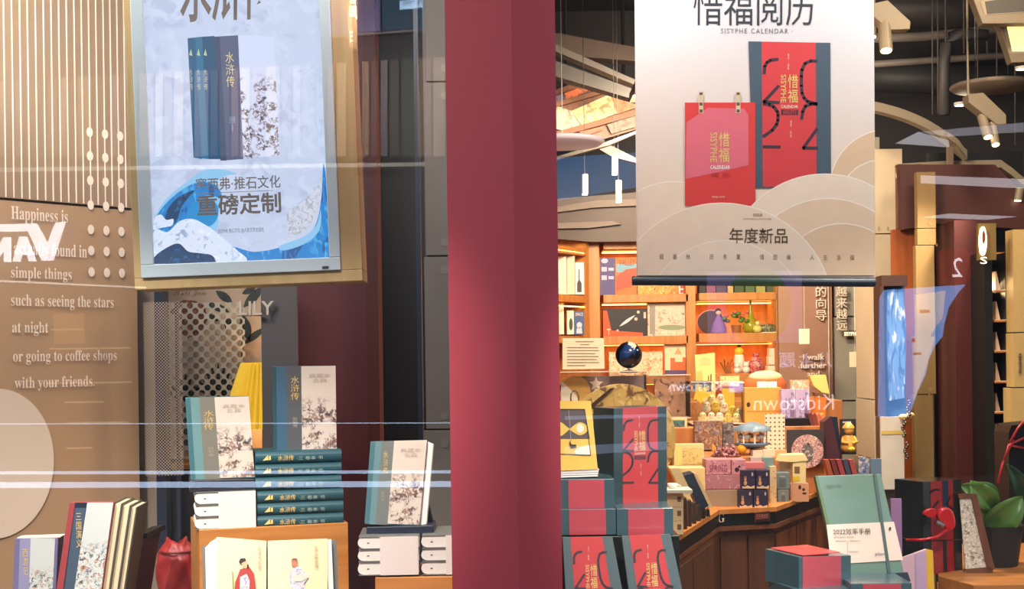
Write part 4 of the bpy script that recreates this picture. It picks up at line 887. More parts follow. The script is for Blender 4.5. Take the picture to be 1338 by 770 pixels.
# ------------------------------------------------------------------ message wall, tags, columns on the right
st = S('wall_message', 1055, 465, 9.0); st.rect('panel', mat('rose_brown_wall', (158, 118, 98), 0.6, var=0.06, scale=3), 1022, 200, 1092, 780, 0.05)
t = T('wall_lettering', 'white Chinese and English message lettering on the rose brown wall', 'lettering', 1060, 497, 8.98)
WL = mat('white_wall_letters', (236, 220, 204), 0.5)
t.text('lettering', WL, '的\n向\n导', 1066, 374, 1080, 419, layer=2, thick=0.006); t.text('lettering', WL, 'I walk\nfurther\nand', 1046, 463, 1080, 493, layer=2, bold=0.008, thick=0.006)
t.text('lettering', WL, '越\n来\n越\n远', 1093, 374, 1107, 432, layer=2, thick=0.006)
for k, x_ in enumerate((1084, 1117)):
    t.rect('painted_rule', WL, x_, 360, x_+1, 440 if k else 560, 0.004, -0.004)
gp = T('wall_grey', None, None, 1115, 465, 9.04, kind='structure')
GP = mat('sage_grey_cladding', (150, 144, 132), 0.7, var=0.06, scale=5)
for y0, y1 in ((180, 413), (415, 523), (525, 640), (642, 780)): gp.rect('cladding_sheet', GP, 1091, y0, 1152, y1, 0.03)
sec = T('bracket_light', 'tiny lit caption plate on the grey wall beside the hanging tags', 'sign', 1108, 440, 8.97); sec.rect('plate', cm(90, 70, 50), 1101, 432, 1122, 440, 0.01); sec.text('lettering', glow('caption_glow', (255, 240, 200), 2.0), 'SISYPHE', 1103, 434, 1121, 439, layer=2)
for i, (x_, y_, lab) in enumerate(((1051, 440, 'left'), (1117, 470, 'right'))):
    t = T('hanging_tag', 'small white paper box hanging on a thread, the %s one by the message wall' % lab, 'tag', x_, y_+10, 8.6, yaw=-14, group='hanging paper boxes'); t.rect('box', cm(232, 214, 186), x_-7, y_-10, x_+7, y_+10, 0.05, bevel=0.002)
    c = t.loc(x_, y_-10); t.mesh('thread', WHITE, MB().tube([(c.x, 0.02, c.z), (c.x, 0.02, 4.3-t.M.translation.z)], 0.0012, 5))
bcol = T('wall_beige_column', None, None, 1162, 465, 7.6, kind='structure')
for y0, y1 in ((195, 305), (306.5, 522), (523.5, 600), (601.5, 840)):
    sh = bcol.rect('cladding_sheet', CONCRETE2, 1143, y0, 1180, y1, 0.4)
    for x_ in (1148, 1160): bcol.mesh('bolt', cm(150, 136, 116), MB().box(bcol.loc(x_, y1-6).x-0.004, bcol.loc(x_, y1-6).x+0.004, -0.002, 0, bcol.loc(x_, y1-6).z-0.012, bcol.loc(x_, y1-6).z+0.012), parent=sh)
# framed tall vitrine with blue cloth
t = T('display_case', 'tall narrow dark framed case holding a blue and white garment', 'case', 1170, 545, 6.6)
t.rect('frame_top', cm(70, 44, 36), 1152, 360, 1186, 374, 0.12); t.rect('frame_side', cm(70, 44, 36), 1152, 374, 1157, 545, 0.12); t.rect('backing', cm(70, 100, 150), 1157, 374, 1184, 545, 0.02, 0.09)
t.poly('garment', printed('blue_white_cloth', (96, 136, 190), [(220, 226, 236), (60, 90, 150)], 9, 0.5, aspect=(3, 1, 0.6)), [(1160, 378), (1180, 378), (1184, 430), (1182, 520), (1162, 524), (1158, 440)], 0.03, 0.04)
t.rect('plinth', cm(90, 70, 60), 1155, 545.5, 1182, 842, 0.1, 0.01)
t = T('white_notice_board', 'pale board with a yellow stripe below the blue garment case', 'board', 1168, 640, 6.57); t.rect('board', cm(206, 198, 188), 1152, 545, 1182, 640, 0.02); t.rect('stripe', cm(206, 176, 96), 1152, 563, 1180, 568, 0.002, -0.003)
# wood and cladding strips, black gaps, maroon column, shelving
st = S('wall_orange_panel', 1190, 465, 7.2); st.rect('panel', wood('orange_veneer', (118, 56, 18), (150, 78, 28), 2), 1174, 300, 1205, 860, 0.05)
st = S('wall_brown_panel', 1190, 465, 7.2); st.rect('panel', cm(92, 60, 44), 1174, 215, 1205, 299, 0.05)
tp = T('wall_tan_cladding', None, None, 1214, 465, 7.0, kind='structure')
for y0, y1 in ((225, 298), (299, 320), (321, 515), (516.5, 860)):
    sh = tp.rect('cladding_sheet', mat('ochre_cladding', (126, 100, 58), 0.6), 1199, y0, 1223, y1, 0.05)
    tp.mesh('bolt', cm(140, 110, 66), MB().prism([tp.loc(1216, y1-6, -0.002)+Vector((0.012*math.cos(q), 0, 0.012*math.sin(q))) for q in [i*math.pi/6 for i in range(12)]], (0, 0.002, 0)), parent=sh)
st = S('wall_shade', 1260, 465, 7.4); st.rect('panel', BLACK, 1222, 200, 1345, 860, 0.05)
st = S('wall_maroon_column', 1268, 465, 6.9); st.rect('column', mat('deep_maroon', (64, 18, 16), 0.5, var=0.1), 1254, 288, 1283, 860, 0.3)
st = S('trim_6', 1200, 465, 7.1); st.rect('rod', cm(196, 176, 130), 1220, 240, 1223.5, 860, 0.03, -0.05)
# dark cabinet with small lit boxes at left of maroon column
t = T('dark_shelf_unit', 'black shelf with two pale edges left of the maroon column', 'shelf', 1240, 860, 7.2)
t.rect('body', BLACK, 1225, 250, 1254, 860, 0.1); 
for y_ in (300, 318): t.poly('shelf_edge', cm(190, 166, 120), [(1225, y_), (1243, y_+9), (1243, y_+13), (1225, y_+4)], 0.04, -0.03)
t = T('round_logo_sign', 'lit oval logo sign on a brass plate above the tall shelf', 'sign', 1286, 345, 6.5)
t.rect('plate', cm(110, 88, 46), 1279, 292, 1302, 340, 0.03); t.rect('wall_bracket', BLACK, 1293, 332, 1299, 338, 0.17, 0.031); t.poly('lit_oval', glow('logo_glow', (255, 232, 190), 4.0), ell(1285, 315, 4.5, 19, 28), 0.02, -0.03); t.poly('oval_centre', cm(120, 60, 30), ell(1285.5, 310, 2, 9, 20), 0.004, -0.036); t.text('lettering', glow('logo_caption', (255, 232, 190), 3.0), 'S', 1281, 336, 1290, 345, layer=4)
sh = T('tall_shelf', 'tall narrow orange lit shelf with leaning books at the right edge', 'shelf', 1308, 640, 6.7)
sh.rect('back_panel', wood('amber_veneer', (176, 100, 40), (206, 130, 66), 2), 1299, 330, 1318, 640, 0.02, 0.25); sh.rect('upright', BLACK, 1290, 330, 1300, 640, 0.27); sh.rect('upright', BLACK, 1317, 330, 1326, 640, 0.27)
for i, y_ in enumerate((379, 418, 458, 498, 538, 578)):
    s_ = sh.rect('shelf', SHELFWOOD, 1300, y_, 1317, y_+3, 0.24); sh.rect('shelf_edge', cm(206, 176, 140), 1300, y_, 1317, y_+1.2, 0.004, -0.005, parent=s_)
    carton('leaning_book', 'pale leaning booklet on the %s level of the tall orange shelf' % ('top', 'second', 'third', 'fourth', 'fifth', 'lowest')[i], 'book', 1301, y_-20, 1307, y_-0.2, 6.75, 0.1, cm(226, 200, 176), group='booklets on the tall orange shelf', pts=[(1301, y_-24), (1302, y_-24), (1307, y_-0.3), (1301, y_-0.3)])
lamp('shelf_light', 'POINT', sh.M @ Vector((0, 0.1, 1.05)), 3, (1, 0.7, 0.35), size=0.05, parent=sh.root)
ep = T('wall_cream_end', None, None, 1332, 465, 6.6, kind='structure')
for y0, y1 in ((300, 434), (435.5, 506), (507.5, 860)): ep.rect('cladding_sheet', cm(190, 160, 104), 1325, y0, 1352, y1, 0.1)
t = T('wall_lettering', 'small dark vertical lettering on the cream end wall', 'lettering', 1333, 490, 6.59); t.text('lettering', INK, 'READING', 1331, 462, 1334.5, 488, layer=1, rot=True, thick=0.002)
# red sloping soffit and ceiling pieces on the right
sf = T('ceiling_soffit', None, None, 1250, 300, 7.12, kind='structure')
sf.poly('soffit', mat('brick_red_soffit', (66, 27, 22), 0.6, var=0.06, scale=2), [(1175, 215), (1300, 215), (1345, 262), (1345, 300), (1225, 292), (1180, 300)], 0.06)

# ------------------------------------------------------------------ ceiling fixtures
def track_spot(label, body, heads, Y, energy=0, tgt=None):
    t = T('track_spotlight', label, 'spotlight', body[0][0], body[0][1], Y)
    t.poly('track_box', BEIGE, body, 0.09, bevel=0.003)
    for (x0, y0, x1, y1, r) in heads:
        a, b = t.loc(x0, y0, 0.03), t.loc(x1, y1, -0.02)
        h = t.mesh('lamp_head', BEIGE, MB().tube([a, b], r*Y/F, 18)); n = (b-a).normalized()
        t.mesh('lens', glow('spot_lens_%d' % x0, (255, 226, 170), 9.0), MB().tube([b, b+n*0.004], r*0.8*Y/F, 18), parent=h)
        t.mesh('yoke', cm(150, 130, 104), MB().tube([a+Vector((0, 0, 0.06)), a], 0.012, 8), parent=h)
    t.mesh('ceiling_stem', BEIGE, MB().tube([t.loc(*body[0], 0.05), Vector((t.loc(*body[0], 0.05).x, 0.05, 4.29-t.M.translation.z))], 0.006, 6))
    if energy:
        p = t.M @ b; lamp('spot_beam', 'SPOT', p + (t.M.to_3x3() @ n)*0.02, energy, (1.0, 0.82, 0.58), target=tgt, size=0.04, spot=75, parent=t.root)
    return t
track_spot('beige ceiling spotlight with one tilted head right of the poster', [(1142, 4), (1160, 0), (1190, 28), (1189, 38), (1162, 39), (1142, 22)], [(1155, 30, 1158, 66, 8.5)], 6.4, 160, (1.6, 7.0, 0.9))
track_spot('beige ceiling spotlight with two heads under the hanging disc', [(1265, 123), (1285, 121), (1315, 150), (1315, 162), (1303, 163), (1266, 134)], [(1283, 152, 1291, 179, 6.3), (1296, 162, 1301, 189, 5.5)], 6.8, 160, (1.2, 6.6, 0.9))
track_spot('partly hidden beige spotlight at the poster edge', [(1120, 0), (1140, 0), (1142, 14), (1122, 14)], [(1140, 14, 1140.5, 48, 4.5)], 7.0)
def downlight(label, x_, y_, rx, Y, e=10):
    t = T('recessed_downlight', label, 'downlight', x_, y_, Y); u = Y/F
    t.mesh('ring', WHITE, MB().lathe([(rx*u*1.15, 0.012), (rx*u*1.15, -0.004), (rx*u, -0.004), (rx*u, 0.012)], seg=24)); t.mesh('lens', glow('downlight_%d' % x_, (255, 246, 226), e), MB().lathe([(0, -0.001), (rx*u, -0.001)], seg=24))
downlight('small round downlight left of the two headed spotlight', 1256, 137, 8, 7.4); downlight('small round downlight at the right edge below the square lamp', 1335, 90, 7, 7.4)
def panel_light(label, outer, inner, Y, lit):
    t = T('square_ceiling_light', label, 'ceiling light', outer[0][0], outer[0][1], Y)
    t.poly('housing', BEIGE, outer, 0.07, bevel=0.004); t.poly('diffuser', lit, inner, 0.004, -0.005)
    t.poly('trim_ring', cm(150, 136, 116), [(a+(c-a)*-0.07, b+(d-b)*-0.07) for (a, b), (c, d) in zip(inner, inner[2:]+inner[:2])], 0.002, -0.0025)
    t.mesh('hanging_wire', METAL, MB().tube([t.loc(*outer[0], 0.03), Vector((t.loc(*outer[0]).x, 0.03, 4.29-t.M.translation.z))], 0.002, 5))
panel_light('square beige ceiling fixture in the top right corner', [(1270, -6), (1340, -10), (1400, 18), (1400, 30), (1284, 31)], [(1287, 2), (1340, -6), (1380, 12), (1290, 18)], 6.6, cm(70, 66, 62))
panel_light('square ceiling light with glowing yellow panel at the right edge', [(1305, 30), (1400, 26), (1410, 78), (1322, 82)], [(1315, 30), (1390, 27), (1398, 66), (1323, 67)], 6.8, glow('yellow_panel_glow', (255, 226, 140), 1.6))
dl = T('disc_pendant', 'wide flat white disc pendant hanging from thin wires at right', 'pendant', 1296, 113, 7.2); u = 7.2/F
dl.mesh('disc', cm(140, 126, 112), MB().lathe([(0, 0.03), (52*u, 0.012), (53*u, 0.0), (50*u, -0.012), (0, -0.02)], seg=48), smooth=True)
for dx in (-0.09, 0.09): dl.mesh('wire', METAL, MB().tube([(dx, 0, 0.02), (dx, 0, 4.29-dl.M.translation.z)], 0.002, 5))
dl2 = T('disc_pendant', 'wide white disc pendant beside the pillar under the ceiling book rack', 'pendant', 735, 186, 7.0); u = 7.0/F
dl2.mesh('disc', mat('lilac_white_disc', (190, 182, 196), 0.5, emit=0.15), MB().lathe([(0, 0.035), (54*u, 0.012), (55*u, 0.0), (50*u, -0.015), (0, -0.02)], seg=48), smooth=True); dl2.mesh('wire', METAL, MB().tube([(0, 0, 0.02), (0, 0, 4.29-dl2.M.translation.z)], 0.002, 5))
DK, MD = cm(66, 64, 66), cm(104, 98, 94)
def pipe(label, pts, Y, r, m, name='ceiling_pipe', cat='pipe'):
    t = T(name, label, cat, pts[0][0], pts[0][1], Y, solo=True); t.mesh('pipe', m, MB().tube([t.loc(*p) for p in pts], r, 10), smooth=True)
    if name != 'hanging_wire':
        c = t.loc(*pts[len(pts)//2]); t.mesh('hanger', DK, MB().tube([c, Vector((c.x, c.y, 4.3-t.M.translation.z))], 0.008, 6))
DK, MD = cm(66, 64, 66), cm(104, 98, 94)
pipe('thin dark conduit crossing the ceiling above the disc pendant', [(1140, 50), (1200, 48), (1290, 40), (1360, 34)], 8.4, 0.03, MD)
pipe('grey conduit running below the curved pipe at top right', [(1140, 84), (1200, 80), (1290, 74), (1360, 70)], 8.4, 0.022, MD)
pipe('curved dark pipe bending down at top right', [(1290, 46), (1255, 44), (1243, 48), (1236, 58), (1234, 80), (1234, 150)], 8.2, 0.035, DK)
pipe('round dark air duct crossing behind the spotlights', [(1130, 8), (1240, 14), (1400, 10)], 9.2, 0.13, cm(54, 52, 56), 'air_duct', 'duct')
pipe('second dark air duct lower at the back right', [(1130, 100), (1240, 104), (1400, 98)], 9.6, 0.11, cm(48, 48, 52), 'air_duct', 'duct')
for i, (x_, y0, y1) in enumerate(((1218, -20, 150), (1225, -20, 148), (1259, 30, 70), (1277, 30, 102), (1302, 30, 100), (1326, 100, 190))):
    pipe('thin vertical hanging wire, %s from the left among the ceiling wires' % ('first', 'second', 'third', 'fourth', 'fifth', 'sixth')[i], [(x_, -80 if True else y0), (x_+0.5, y1)], 7.9, 0.004, cm(80, 76, 74), 'hanging_wire', 'wire')
# curved and straight beige lighting tracks
def profile(label, pts, Y, h):
    t = T('lighting_track', label, 'lighting track', pts[0][0], pts[0][1], Y, solo=True)
    up = [(a, b-h/2) for a, b in pts]; dn = [(a, b+h/2) for a, b in pts[::-1]]
    mb = MB()
    for i in range(len(pts)-1):
        q = [t.loc(*up[i]), t.loc(*up[i+1]), t.loc(pts[i+1][0], pts[i+1][1]+h/2), t.loc(pts[i][0], pts[i][1]+h/2)]; mb.prism(q, (0, 0.07, 0))
    t.mesh('profile', BEIGE, mb)
profile('curved beige lighting track sweeping down right of the poster', bez((1140, 138), (1200, 150), (1236, 178), 8) + [(1250, 190), (1264, 202)], 7.3, 12)
profile('straight beige lighting track bending down at the right edge', [(1174, 219), (1240, 215), (1308, 214), (1322, 224), (1345, 243)], 7.3, 10)
profile('beige track stub by the clamp at the upper right', [(1238, 176), (1252, 186), (1264, 203)], 7.2, 8)
t = T('cable_clamp', 'small dark clamp hanging with green leaves below the curved track', 'clamp', 1243, 226, 7.2); t.rect('body', cm(120, 100, 84), 1239, 192, 1246, 218, 0.03); t.rect('hook', cm(60, 90, 66), 1241, 218, 1246, 232, 0.02)
t = T('camera_dome', 'white rounded security camera under the straight track', 'camera', 1180, 236, 7.2); t.mesh('dome', cm(206, 190, 168), MB().ball((0, 0, 0.03), 0.04, 16, 1, 1, 0.9), smooth=True); t.rect('mount', BEIGE, 1173, 218, 1190, 228, 0.05)
t = T('cylinder_spotlight', 'white cylinder lamp hanging from the track at the right edge', 'spotlight', 1332, 264, 7.1); a = t.loc(1333, 246); b = t.loc(1330, 262); t.mesh('lamp_head', BEIGE, MB().tube([a, b], 0.022, 16)); t.mesh('lens', glow('edge_lens', (255, 236, 200), 8), MB().tube([b, b+Vector((0, 0, -0.004))], 0.018, 16))
# solid cylinders left of the poster, standing in for mirrored spotlights
for i, (x_, y0, y1) in enumerate(((764, 228, 254), (808, 236, 264), (803, 205, 228))):
    t = T('spot_reflection', 'small white cylinder imitating a mirrored spotlight, %s, above the bookcase cornice' % ('left', 'lower right', 'upper right')[i], 'pendant', x_, y1, 7.6+0.15*i, group='imitated spotlight reflections above the bookcase'); a, b = t.loc(x_, y0), t.loc(x_, y1)
    t.mesh('cylinder', cm(226, 222, 220), MB().tube([a, b], 0.019, 16)); t.mesh('lens', glow('spot_reflection_lens_%d' % i, (255, 240, 210), 5), MB().tube([b, b+Vector((0, 0, -0.004))], 0.016, 16)); t.mesh('cord', cm(40, 40, 44), MB().tube([a, Vector((a.x, a.y, 4.29-t.M.translation.z))], 0.002, 5))
# sloping beams and the tilted rack of covers by the pillar
def beam(label, pts, Y, m, d=0.12): t = T('ceiling_beam', label, 'beam', pts[0][0], pts[0][1], Y, solo=True); t.poly('beam', m, pts, d)
beam('brown painted beam sloping across the top beside the pillar', [(700, 38), (832, 62), (832, 80), (760, 74), (700, 58)], 8.6, cm(66, 50, 42))
beam('grey metal beam sloping down towards the poster', [(700, 46), (832, 105), (832, 112), (700, 56)], 8.2, cm(80, 74, 70))
beam('dark grey flange beam below the sloping metal beam', [(700, 70), (832, 118), (832, 131), (700, 92)], 8.1, cm(56, 52, 50))
beam('slender pale beam below the book rack beside the pillar', [(726, 205), (790, 186), (832, 171), (832, 174), (795, 190), (726, 209)], 7.4, cm(90, 84, 80), 0.05)
beam('broad grey beam behind the white disc pendant', [(768, 186), (786, 184), (832, 207), (832, 213), (800, 205)], 7.9, cm(70, 64, 60), 0.06)
rk = T('tilted_book_rack', 'brown tilted rack of book covers near the ceiling beside the pillar', 'rack', 770, 190, 8.8)
rk.poly('back_board', DARKWOOD, [(700, 128), (760, 104), (785, 108), (836, 128), (836, 168), (760, 190), (700, 196)], 0.05)
[rk.mesh('hanging_rod', BLACK, MB().tube([rk.loc(x_, 120, 0.03), Vector((rk.loc(x_, 120).x, 0.03, 4.3-rk.M.translation.z))], 0.012, 8)) for x_ in (740, 815)]
rk.poly('ledge', cm(130, 84, 56), [(700, 141), (796, 114), (798, 119), (700, 147)], 0.05, -0.06); rk.poly('ledge', cm(130, 84, 56), [(700, 180), (834, 142), (834, 150), (700, 187)], 0.05, -0.06)
cov = [([(737, 122), (768, 111), (769, 119), (740, 132)], (206, 104, 60), 'orange'), ([(769, 111), (784, 109), (784, 114), (770, 119)], (214, 206, 196), 'small white'), ([(726, 126), (736, 122), (739, 132), (726, 137)], (104, 92, 120), 'lilac'),
       ([(747, 145), (797, 123), (806, 148), (761, 165)], (222, 196, 140), 'large cream map'), ([(797, 122), (830, 128), (830, 141), (806, 149)], (176, 110, 66), 'copper'), ([(726, 138), (747, 145), (758, 163), (740, 172), (726, 168)], (190, 172, 150), 'pale folded'),
       ([(793, 163), (830, 151), (830, 166), (799, 175)], (120, 104, 90), 'grey brown'), ([(757, 172), (786, 166), (788, 170), (762, 178)], (206, 86, 56), 'narrow red')]
for i, (pts, c_, nm) in enumerate(cov):
    t = T('book_cover', '%s book cover on the tilted rack near the ceiling' % nm, 'book', pts[0][0], pts[0][1], 8.76, solo=True, group='covers on the tilted rack'); t.poly('cover', printed('rack_cover_%d' % i, c_, [tuple(int(v*0.7) for v in c_), tuple(min(255, int(v*1.12)) for v in c_)], 14, 0.48), pts, 0.02)
# ------------------------------------------------------------------ display table with the letter G
TZ = 0.81
def plan(pts): return [((x_-CX)/F*y_, y_) for x_, y_ in pts]
def plan_prism(pl_, z0, z1, o):
    mb = MB(); n = len(pl_); v = [o @ Vector((x_, y_, z_)) for z_ in (z0, z1) for x_, y_ in pl_]
    return mb.add(v, [tuple(range(n-1, -1, -1)), tuple(range(n, 2*n))] + [(i, (i+1) % n, n+(i+1) % n, n+i) for i in range(n)])
tp_ = [(735, 4.85), (878, 4.85), (937, 5.72), (1012, 5.80), (1112, 7.0), (1112, 8.3), (735, 8.3)]
def inset(pl_, d):
    cx = sum(p[0] for p in pl_)/len(pl_); cy = sum(p[1] for p in pl_)/len(pl_)
    return [(x_+(cx-x_)*d, y_+(cy-y_)*d) for x_, y_ in pl_]
tb = T('display_table', 'wooden display table with black fascia and letter G in the shop', 'table', 975, 665, 5.765, yaw=15.0)
O = tb.I; W_ = plan(tp_)
tb.mesh('table_top', SHELFWOOD, plan_prism(W_, TZ-0.02, TZ, O)); tb.mesh('fascia', BLACK, plan_prism(inset(W_, 0.015), TZ-0.075, TZ-0.021, O)); tb.mesh('lower_rim', DARKWOOD, plan_prism(inset(W_, 0.004), TZ-0.095, TZ-0.076, O)); tb.mesh('body', DARKWOOD, plan_prism(inset(W_, 0.05), 0.0, TZ-0.096, O))
# vertical panels on the table body
f0, f1 = Vector((*W_[2], 0)), Vector((*W_[3], 0)); g1 = Vector((*W_[4], 0)); e0 = Vector((*W_[1], 0))
for (a_, b_, n_, mm_) in ((e0, f0, 3, wood('table_front_veneer', (74, 44, 28), (104, 64, 42), 2)), (f0, f1, 2, wood('table_mid_veneer', (74, 44, 28), (104, 64, 42), 2)), (f1, g1, 4, wood('table_side_veneer', (96, 52, 28), (126, 72, 40), 2))):
    for k in range(n_):
        p, q = a_+(b_-a_)*((k+0.04)/n_), a_+(b_-a_)*((k+0.96)/n_); nrm = Vector(((b_-a_).y, -(b_-a_).x, 0)).normalized()*-0.0
        cen = Vector((sum(w_[0] for w_ in W_)/7, sum(w_[1] for w_ in W_)/7, 0)); p, q = p+(cen-p)*0.028, q+(cen-q)*0.028; d_ = Vector((-(q-p).y, (q-p).x, 0)).normalized()*0.02
        v = [p, q, q+d_, p+d_]; v = [O @ Vector((w_.x, w_.y, z_)) for z_ in (0.02, TZ-0.125) for w_ in v]
        tb.mesh('veneer_panel', mm_, MB().add(v, [(3, 2, 1, 0), (4, 5, 6, 7), (0, 1, 5, 4), (1, 2, 6, 5), (2, 3, 7, 6), (3, 0, 4, 7)]))
tb.text('lettering', cm(226, 214, 196), serif('G'), 938, 671, 947, 683, layer=8); tb.poly('tag_frame', cm(110, 50, 46), [(986, 670), (1006, 668), (1006, 681), (986, 683)], 0.002, -0.006); tb.poly('tag_plate', cm(40, 22, 22), [(987, 671), (1005, 669), (1005, 680), (987, 682)], 0.002, -0.009)
tb.text('lettering', cm(200, 110, 100), '西西弗推荐', 988, 672, 1004, 679, layer=16)
# stepped risers on the table
o = MB().box((735-CX)/F*6.6, (850-CX)/F*6.6, 6.56, 6.94, TZ+0.001, 1.198).build('display_step', WOODX, bevel=0.003); tag(o, 'wooden step under the long acrylic box and the globe', 'riser', 'stepped risers')
for i, (a_, b_, y0, y1, zt, lab) in enumerate(((880, 1075, 6.35, 6.80, 0.99, 'lowest'), (870, 1095, 6.82, 7.46, 1.11, 'middle'), (735, 1100, 7.48, 8.2, 1.22, 'highest'))):
    o = MB().box((a_-CX)/F*y0, (b_-CX)/F*y0, y0, y1, TZ+0.001, zt).build('display_step', wood('step_%d' % i, (150, 92, 48), (184, 122, 70), 2), bevel=0.003); tag(o, '%s wooden display step crowded with gift boxes on the table' % lab, 'riser', 'stepped risers')
# front row
PINK = printed('pink_gift_print', (190, 128, 140), [(150, 84, 104), (214, 166, 176)], 60, 0.45); PINK2 = printed('pink_star_print', (168, 112, 126), [(210, 170, 176), (130, 80, 100)], 60, 0.42)
carton('gift_box', 'plain grey box at the bottom of the pink stack beside the letter G', 'box', 922, 640.5, 965, 664, 5.84, 0.12, cm(150, 132, 112), bevel=0.002)
carton('gift_box', 'long pink box with floral band above the grey box', 'box', 920, 621.5, 972, 640, 5.84, 0.13, PINK2, bevel=0.002)
carton('gift_box', 'pink printed box on the left top of the pink stack', 'box', 922.5, 601, 955, 621, 5.84, 0.12, PINK, bevel=0.002, texts=((cm(130, 60, 90), 'SPRING', 927, 608, 950, 617),))
carton('gift_box', 'smaller pink box with a dark rabbit on the right top of the pink stack', 'box', 956, 601, 975, 621, 5.84, 0.12, PINK, arts=(('printed_rabbit', cm(60, 30, 44), [ell(963, 614, 3, 3, 12), ell(966, 610, 1.6, 1.6, 10)]),), bevel=0.002)
NB = cm(44, 38, 66)
for i, (x0, x1, y0, y1, lab) in enumerate(((969, 987, 615, 638.5, 'upper left'), (988, 1006, 615, 638.5, 'upper right'), (965.5, 984, 640.5, 664, 'lower left'), (985, 1004, 640.5, 664, 'lower right'))):
    carton('rabbit_box', 'dark indigo box with a small rabbit, %s of the four cubes' % lab, 'box', x0, y0, x1, y1, 5.80, 0.1, NB, group='indigo rabbit cubes', arts=(('printed_rabbit', cm(206, 150, 104), [ell(x0+5, y1-7, 2.2, 3, 12), ell(x0+5, y1-11.5, 1.6, 1.8, 10), R(x0+3.6, y1-16, x0+4.4, y1-12), R(x0+5.4, y1-16, x0+6.2, y1-12)]),
        ('printed_meadow', cm(214, 186, 160), [[(x0+1, y1), (x0+1, y1-3), (x0+4, y1-2), (x0+8, y1-4), (x0+12, y1-2), (x1-1, y1-4), (x1-1, y1)]]), ('printed_moon', cm(190, 176, 190), [ell(x1-4, y0+5, 1.2, 2.5, 10)])), bevel=0.001)
carton('patterned_box', 'narrow cream box with scribbled pattern right of the indigo cubes', 'box', 1006.5, 610, 1015, 661, 5.95, 0.1, printed('scribble_print', (206, 180, 140), [(130, 96, 70)], 70, 0.45))
for i, (x0, y0, x1, y1) in enumerate(((1013, 618, 1032, 639.5), (1016, 640, 1031, 659.5))):
    carton('tin_box', 'grey blue box with arched window, the %s of two stacked' % ('upper', 'lower')[i], 'box', x0, y0, x1, y1, 6.0, 0.09, cm(112, 124, 128), arts=(('printed_arch', cm(86, 96, 100), [R(x0+5, y0+8, x1-5, y1-3)]), ('printed_label', cm(150, 160, 160), [R(x0+6, y0+4, x1-6, y0+6)])), bevel=0.002)
t = T('house_box', 'cream house shaped box with brown window and yellow card', 'box', 1045, 632, 6.05); t.poly('body', cm(226, 204, 150), [(1036, 604), (1053, 602), (1053, 632), (1036, 632)], 0.08); t.poly('roof', cm(236, 214, 160), [(1018, 603), (1022, 595), (1052, 594), (1056, 602), (1036, 604)], 0.09, -0.004); t.art('window', cm(120, 90, 60), [R(1038, 610, 1045, 619)], 1); t.art('yellow_card', cm(226, 184, 40), [[(1036, 624), (1044, 622), (1045, 628), (1036, 630)]], 2)
carton('gift_box', 'salmon pink box under the cream house shaped box', 'box', 1033, 632.4, 1057, 656, 6.05, 0.08, cm(206, 150, 116), arts=(('printed_flowers', cm(60, 44, 44), [ell(1045, 637, 2, 3, 10), ell(1050, 640, 2, 2, 10), ell(1051, 645, 3, 1.4, 10)]),))
carton('gift_box', 'small cream box behind the grey blue tins', 'box', 1018, 603, 1035, 617.5, 6.1, 0.07, cm(226, 196, 166))
carton('gift_box', 'slim rose pink box lying above the indigo cubes', 'box', 973, 605, 999, 614.5, 5.92, 0.08, cm(206, 112, 116)); carton('tin_box', 'teal tin standing above the indigo cubes', 'box', 997, 598, 1011, 614.5, 5.98, 0.07, cm(110, 140, 140), bevel=0.003); carton('gift_box', 'pale glassy box behind the slim rose pink box', 'box', 981, 598, 996, 604.7, 6.0, 0.06, cm(170, 160, 156))
# tier 1
carton('gift_box', 'white box with printed line, left one under the blue carousel', 'box', 984, 589, 997, 598.5, 6.4, 0.08, cm(226, 196, 176)); carton('gift_box', 'white box with printed line, right one under the blue carousel', 'box', 997.5, 588, 1013, 598, 6.4, 0.08, cm(226, 200, 180))
t = T('dried_flower_bag', 'round heap of pink dried flowers above the pink boxes', 'flowers', 949, 600.5, 6.4); mb = MB()
for k in range(70):
    a_, r_ = random.random()*6.28, 0.062*math.sqrt(random.random()); mb.ball((r_*math.cos(a_), r_*math.sin(a_)*0.7, 0.012+0.07*random.random()*(1-(r_/0.07)**2)), 0.008+0.004*random.random(), 6)
o = t.mesh('petals', printed('petal_print', (150, 84, 90), [(220, 180, 180), (110, 50, 60)], 90, 0.5), mb); o['kind'] = 'stuff'
t.mesh('dish', cm(120, 70, 40), MB().lathe([(0, 0), (0.06, 0), (0.075, 0.02), (0.07, 0.02), (0, 0.006)], seg=20))
t = T('gold_ornament', 'round yellow glass ornament right of the pink dried flowers', 'ornament', 969, 594, 6.45); t.mesh('ball', mat('amber_glaze', (220, 150, 40), 0.2), MB().ball((0, 0, 0.025), 0.025, 16), smooth=True); t.mesh('cap', GOLD, MB().lathe([(0.008, 0.045), (0.006, 0.056), (0, 0.057)], seg=10))
t = T('gold_ornament', 'yellow leaf shaped ornament left of the pink dried flowers', 'ornament', 934, 596, 6.45, solo=True); t.poly('leaf', cm(206, 150, 60), leaf(936, 596, 931, 579, 6), 0.01)
carton('dotted_board', 'white board with rows of brown dots behind the gift boxes', 'board', 1000, 541, 1026, 592, 6.78, 0.012, holes('dotted_board', (226, 206, 184), 44, 0.22, ang=0, keep=(120, 84, 60)))
t = T('carousel_toy', 'white carousel toy with scalloped blue canopy and base', 'toy', 983, 594, 6.5); u = 6.5/F
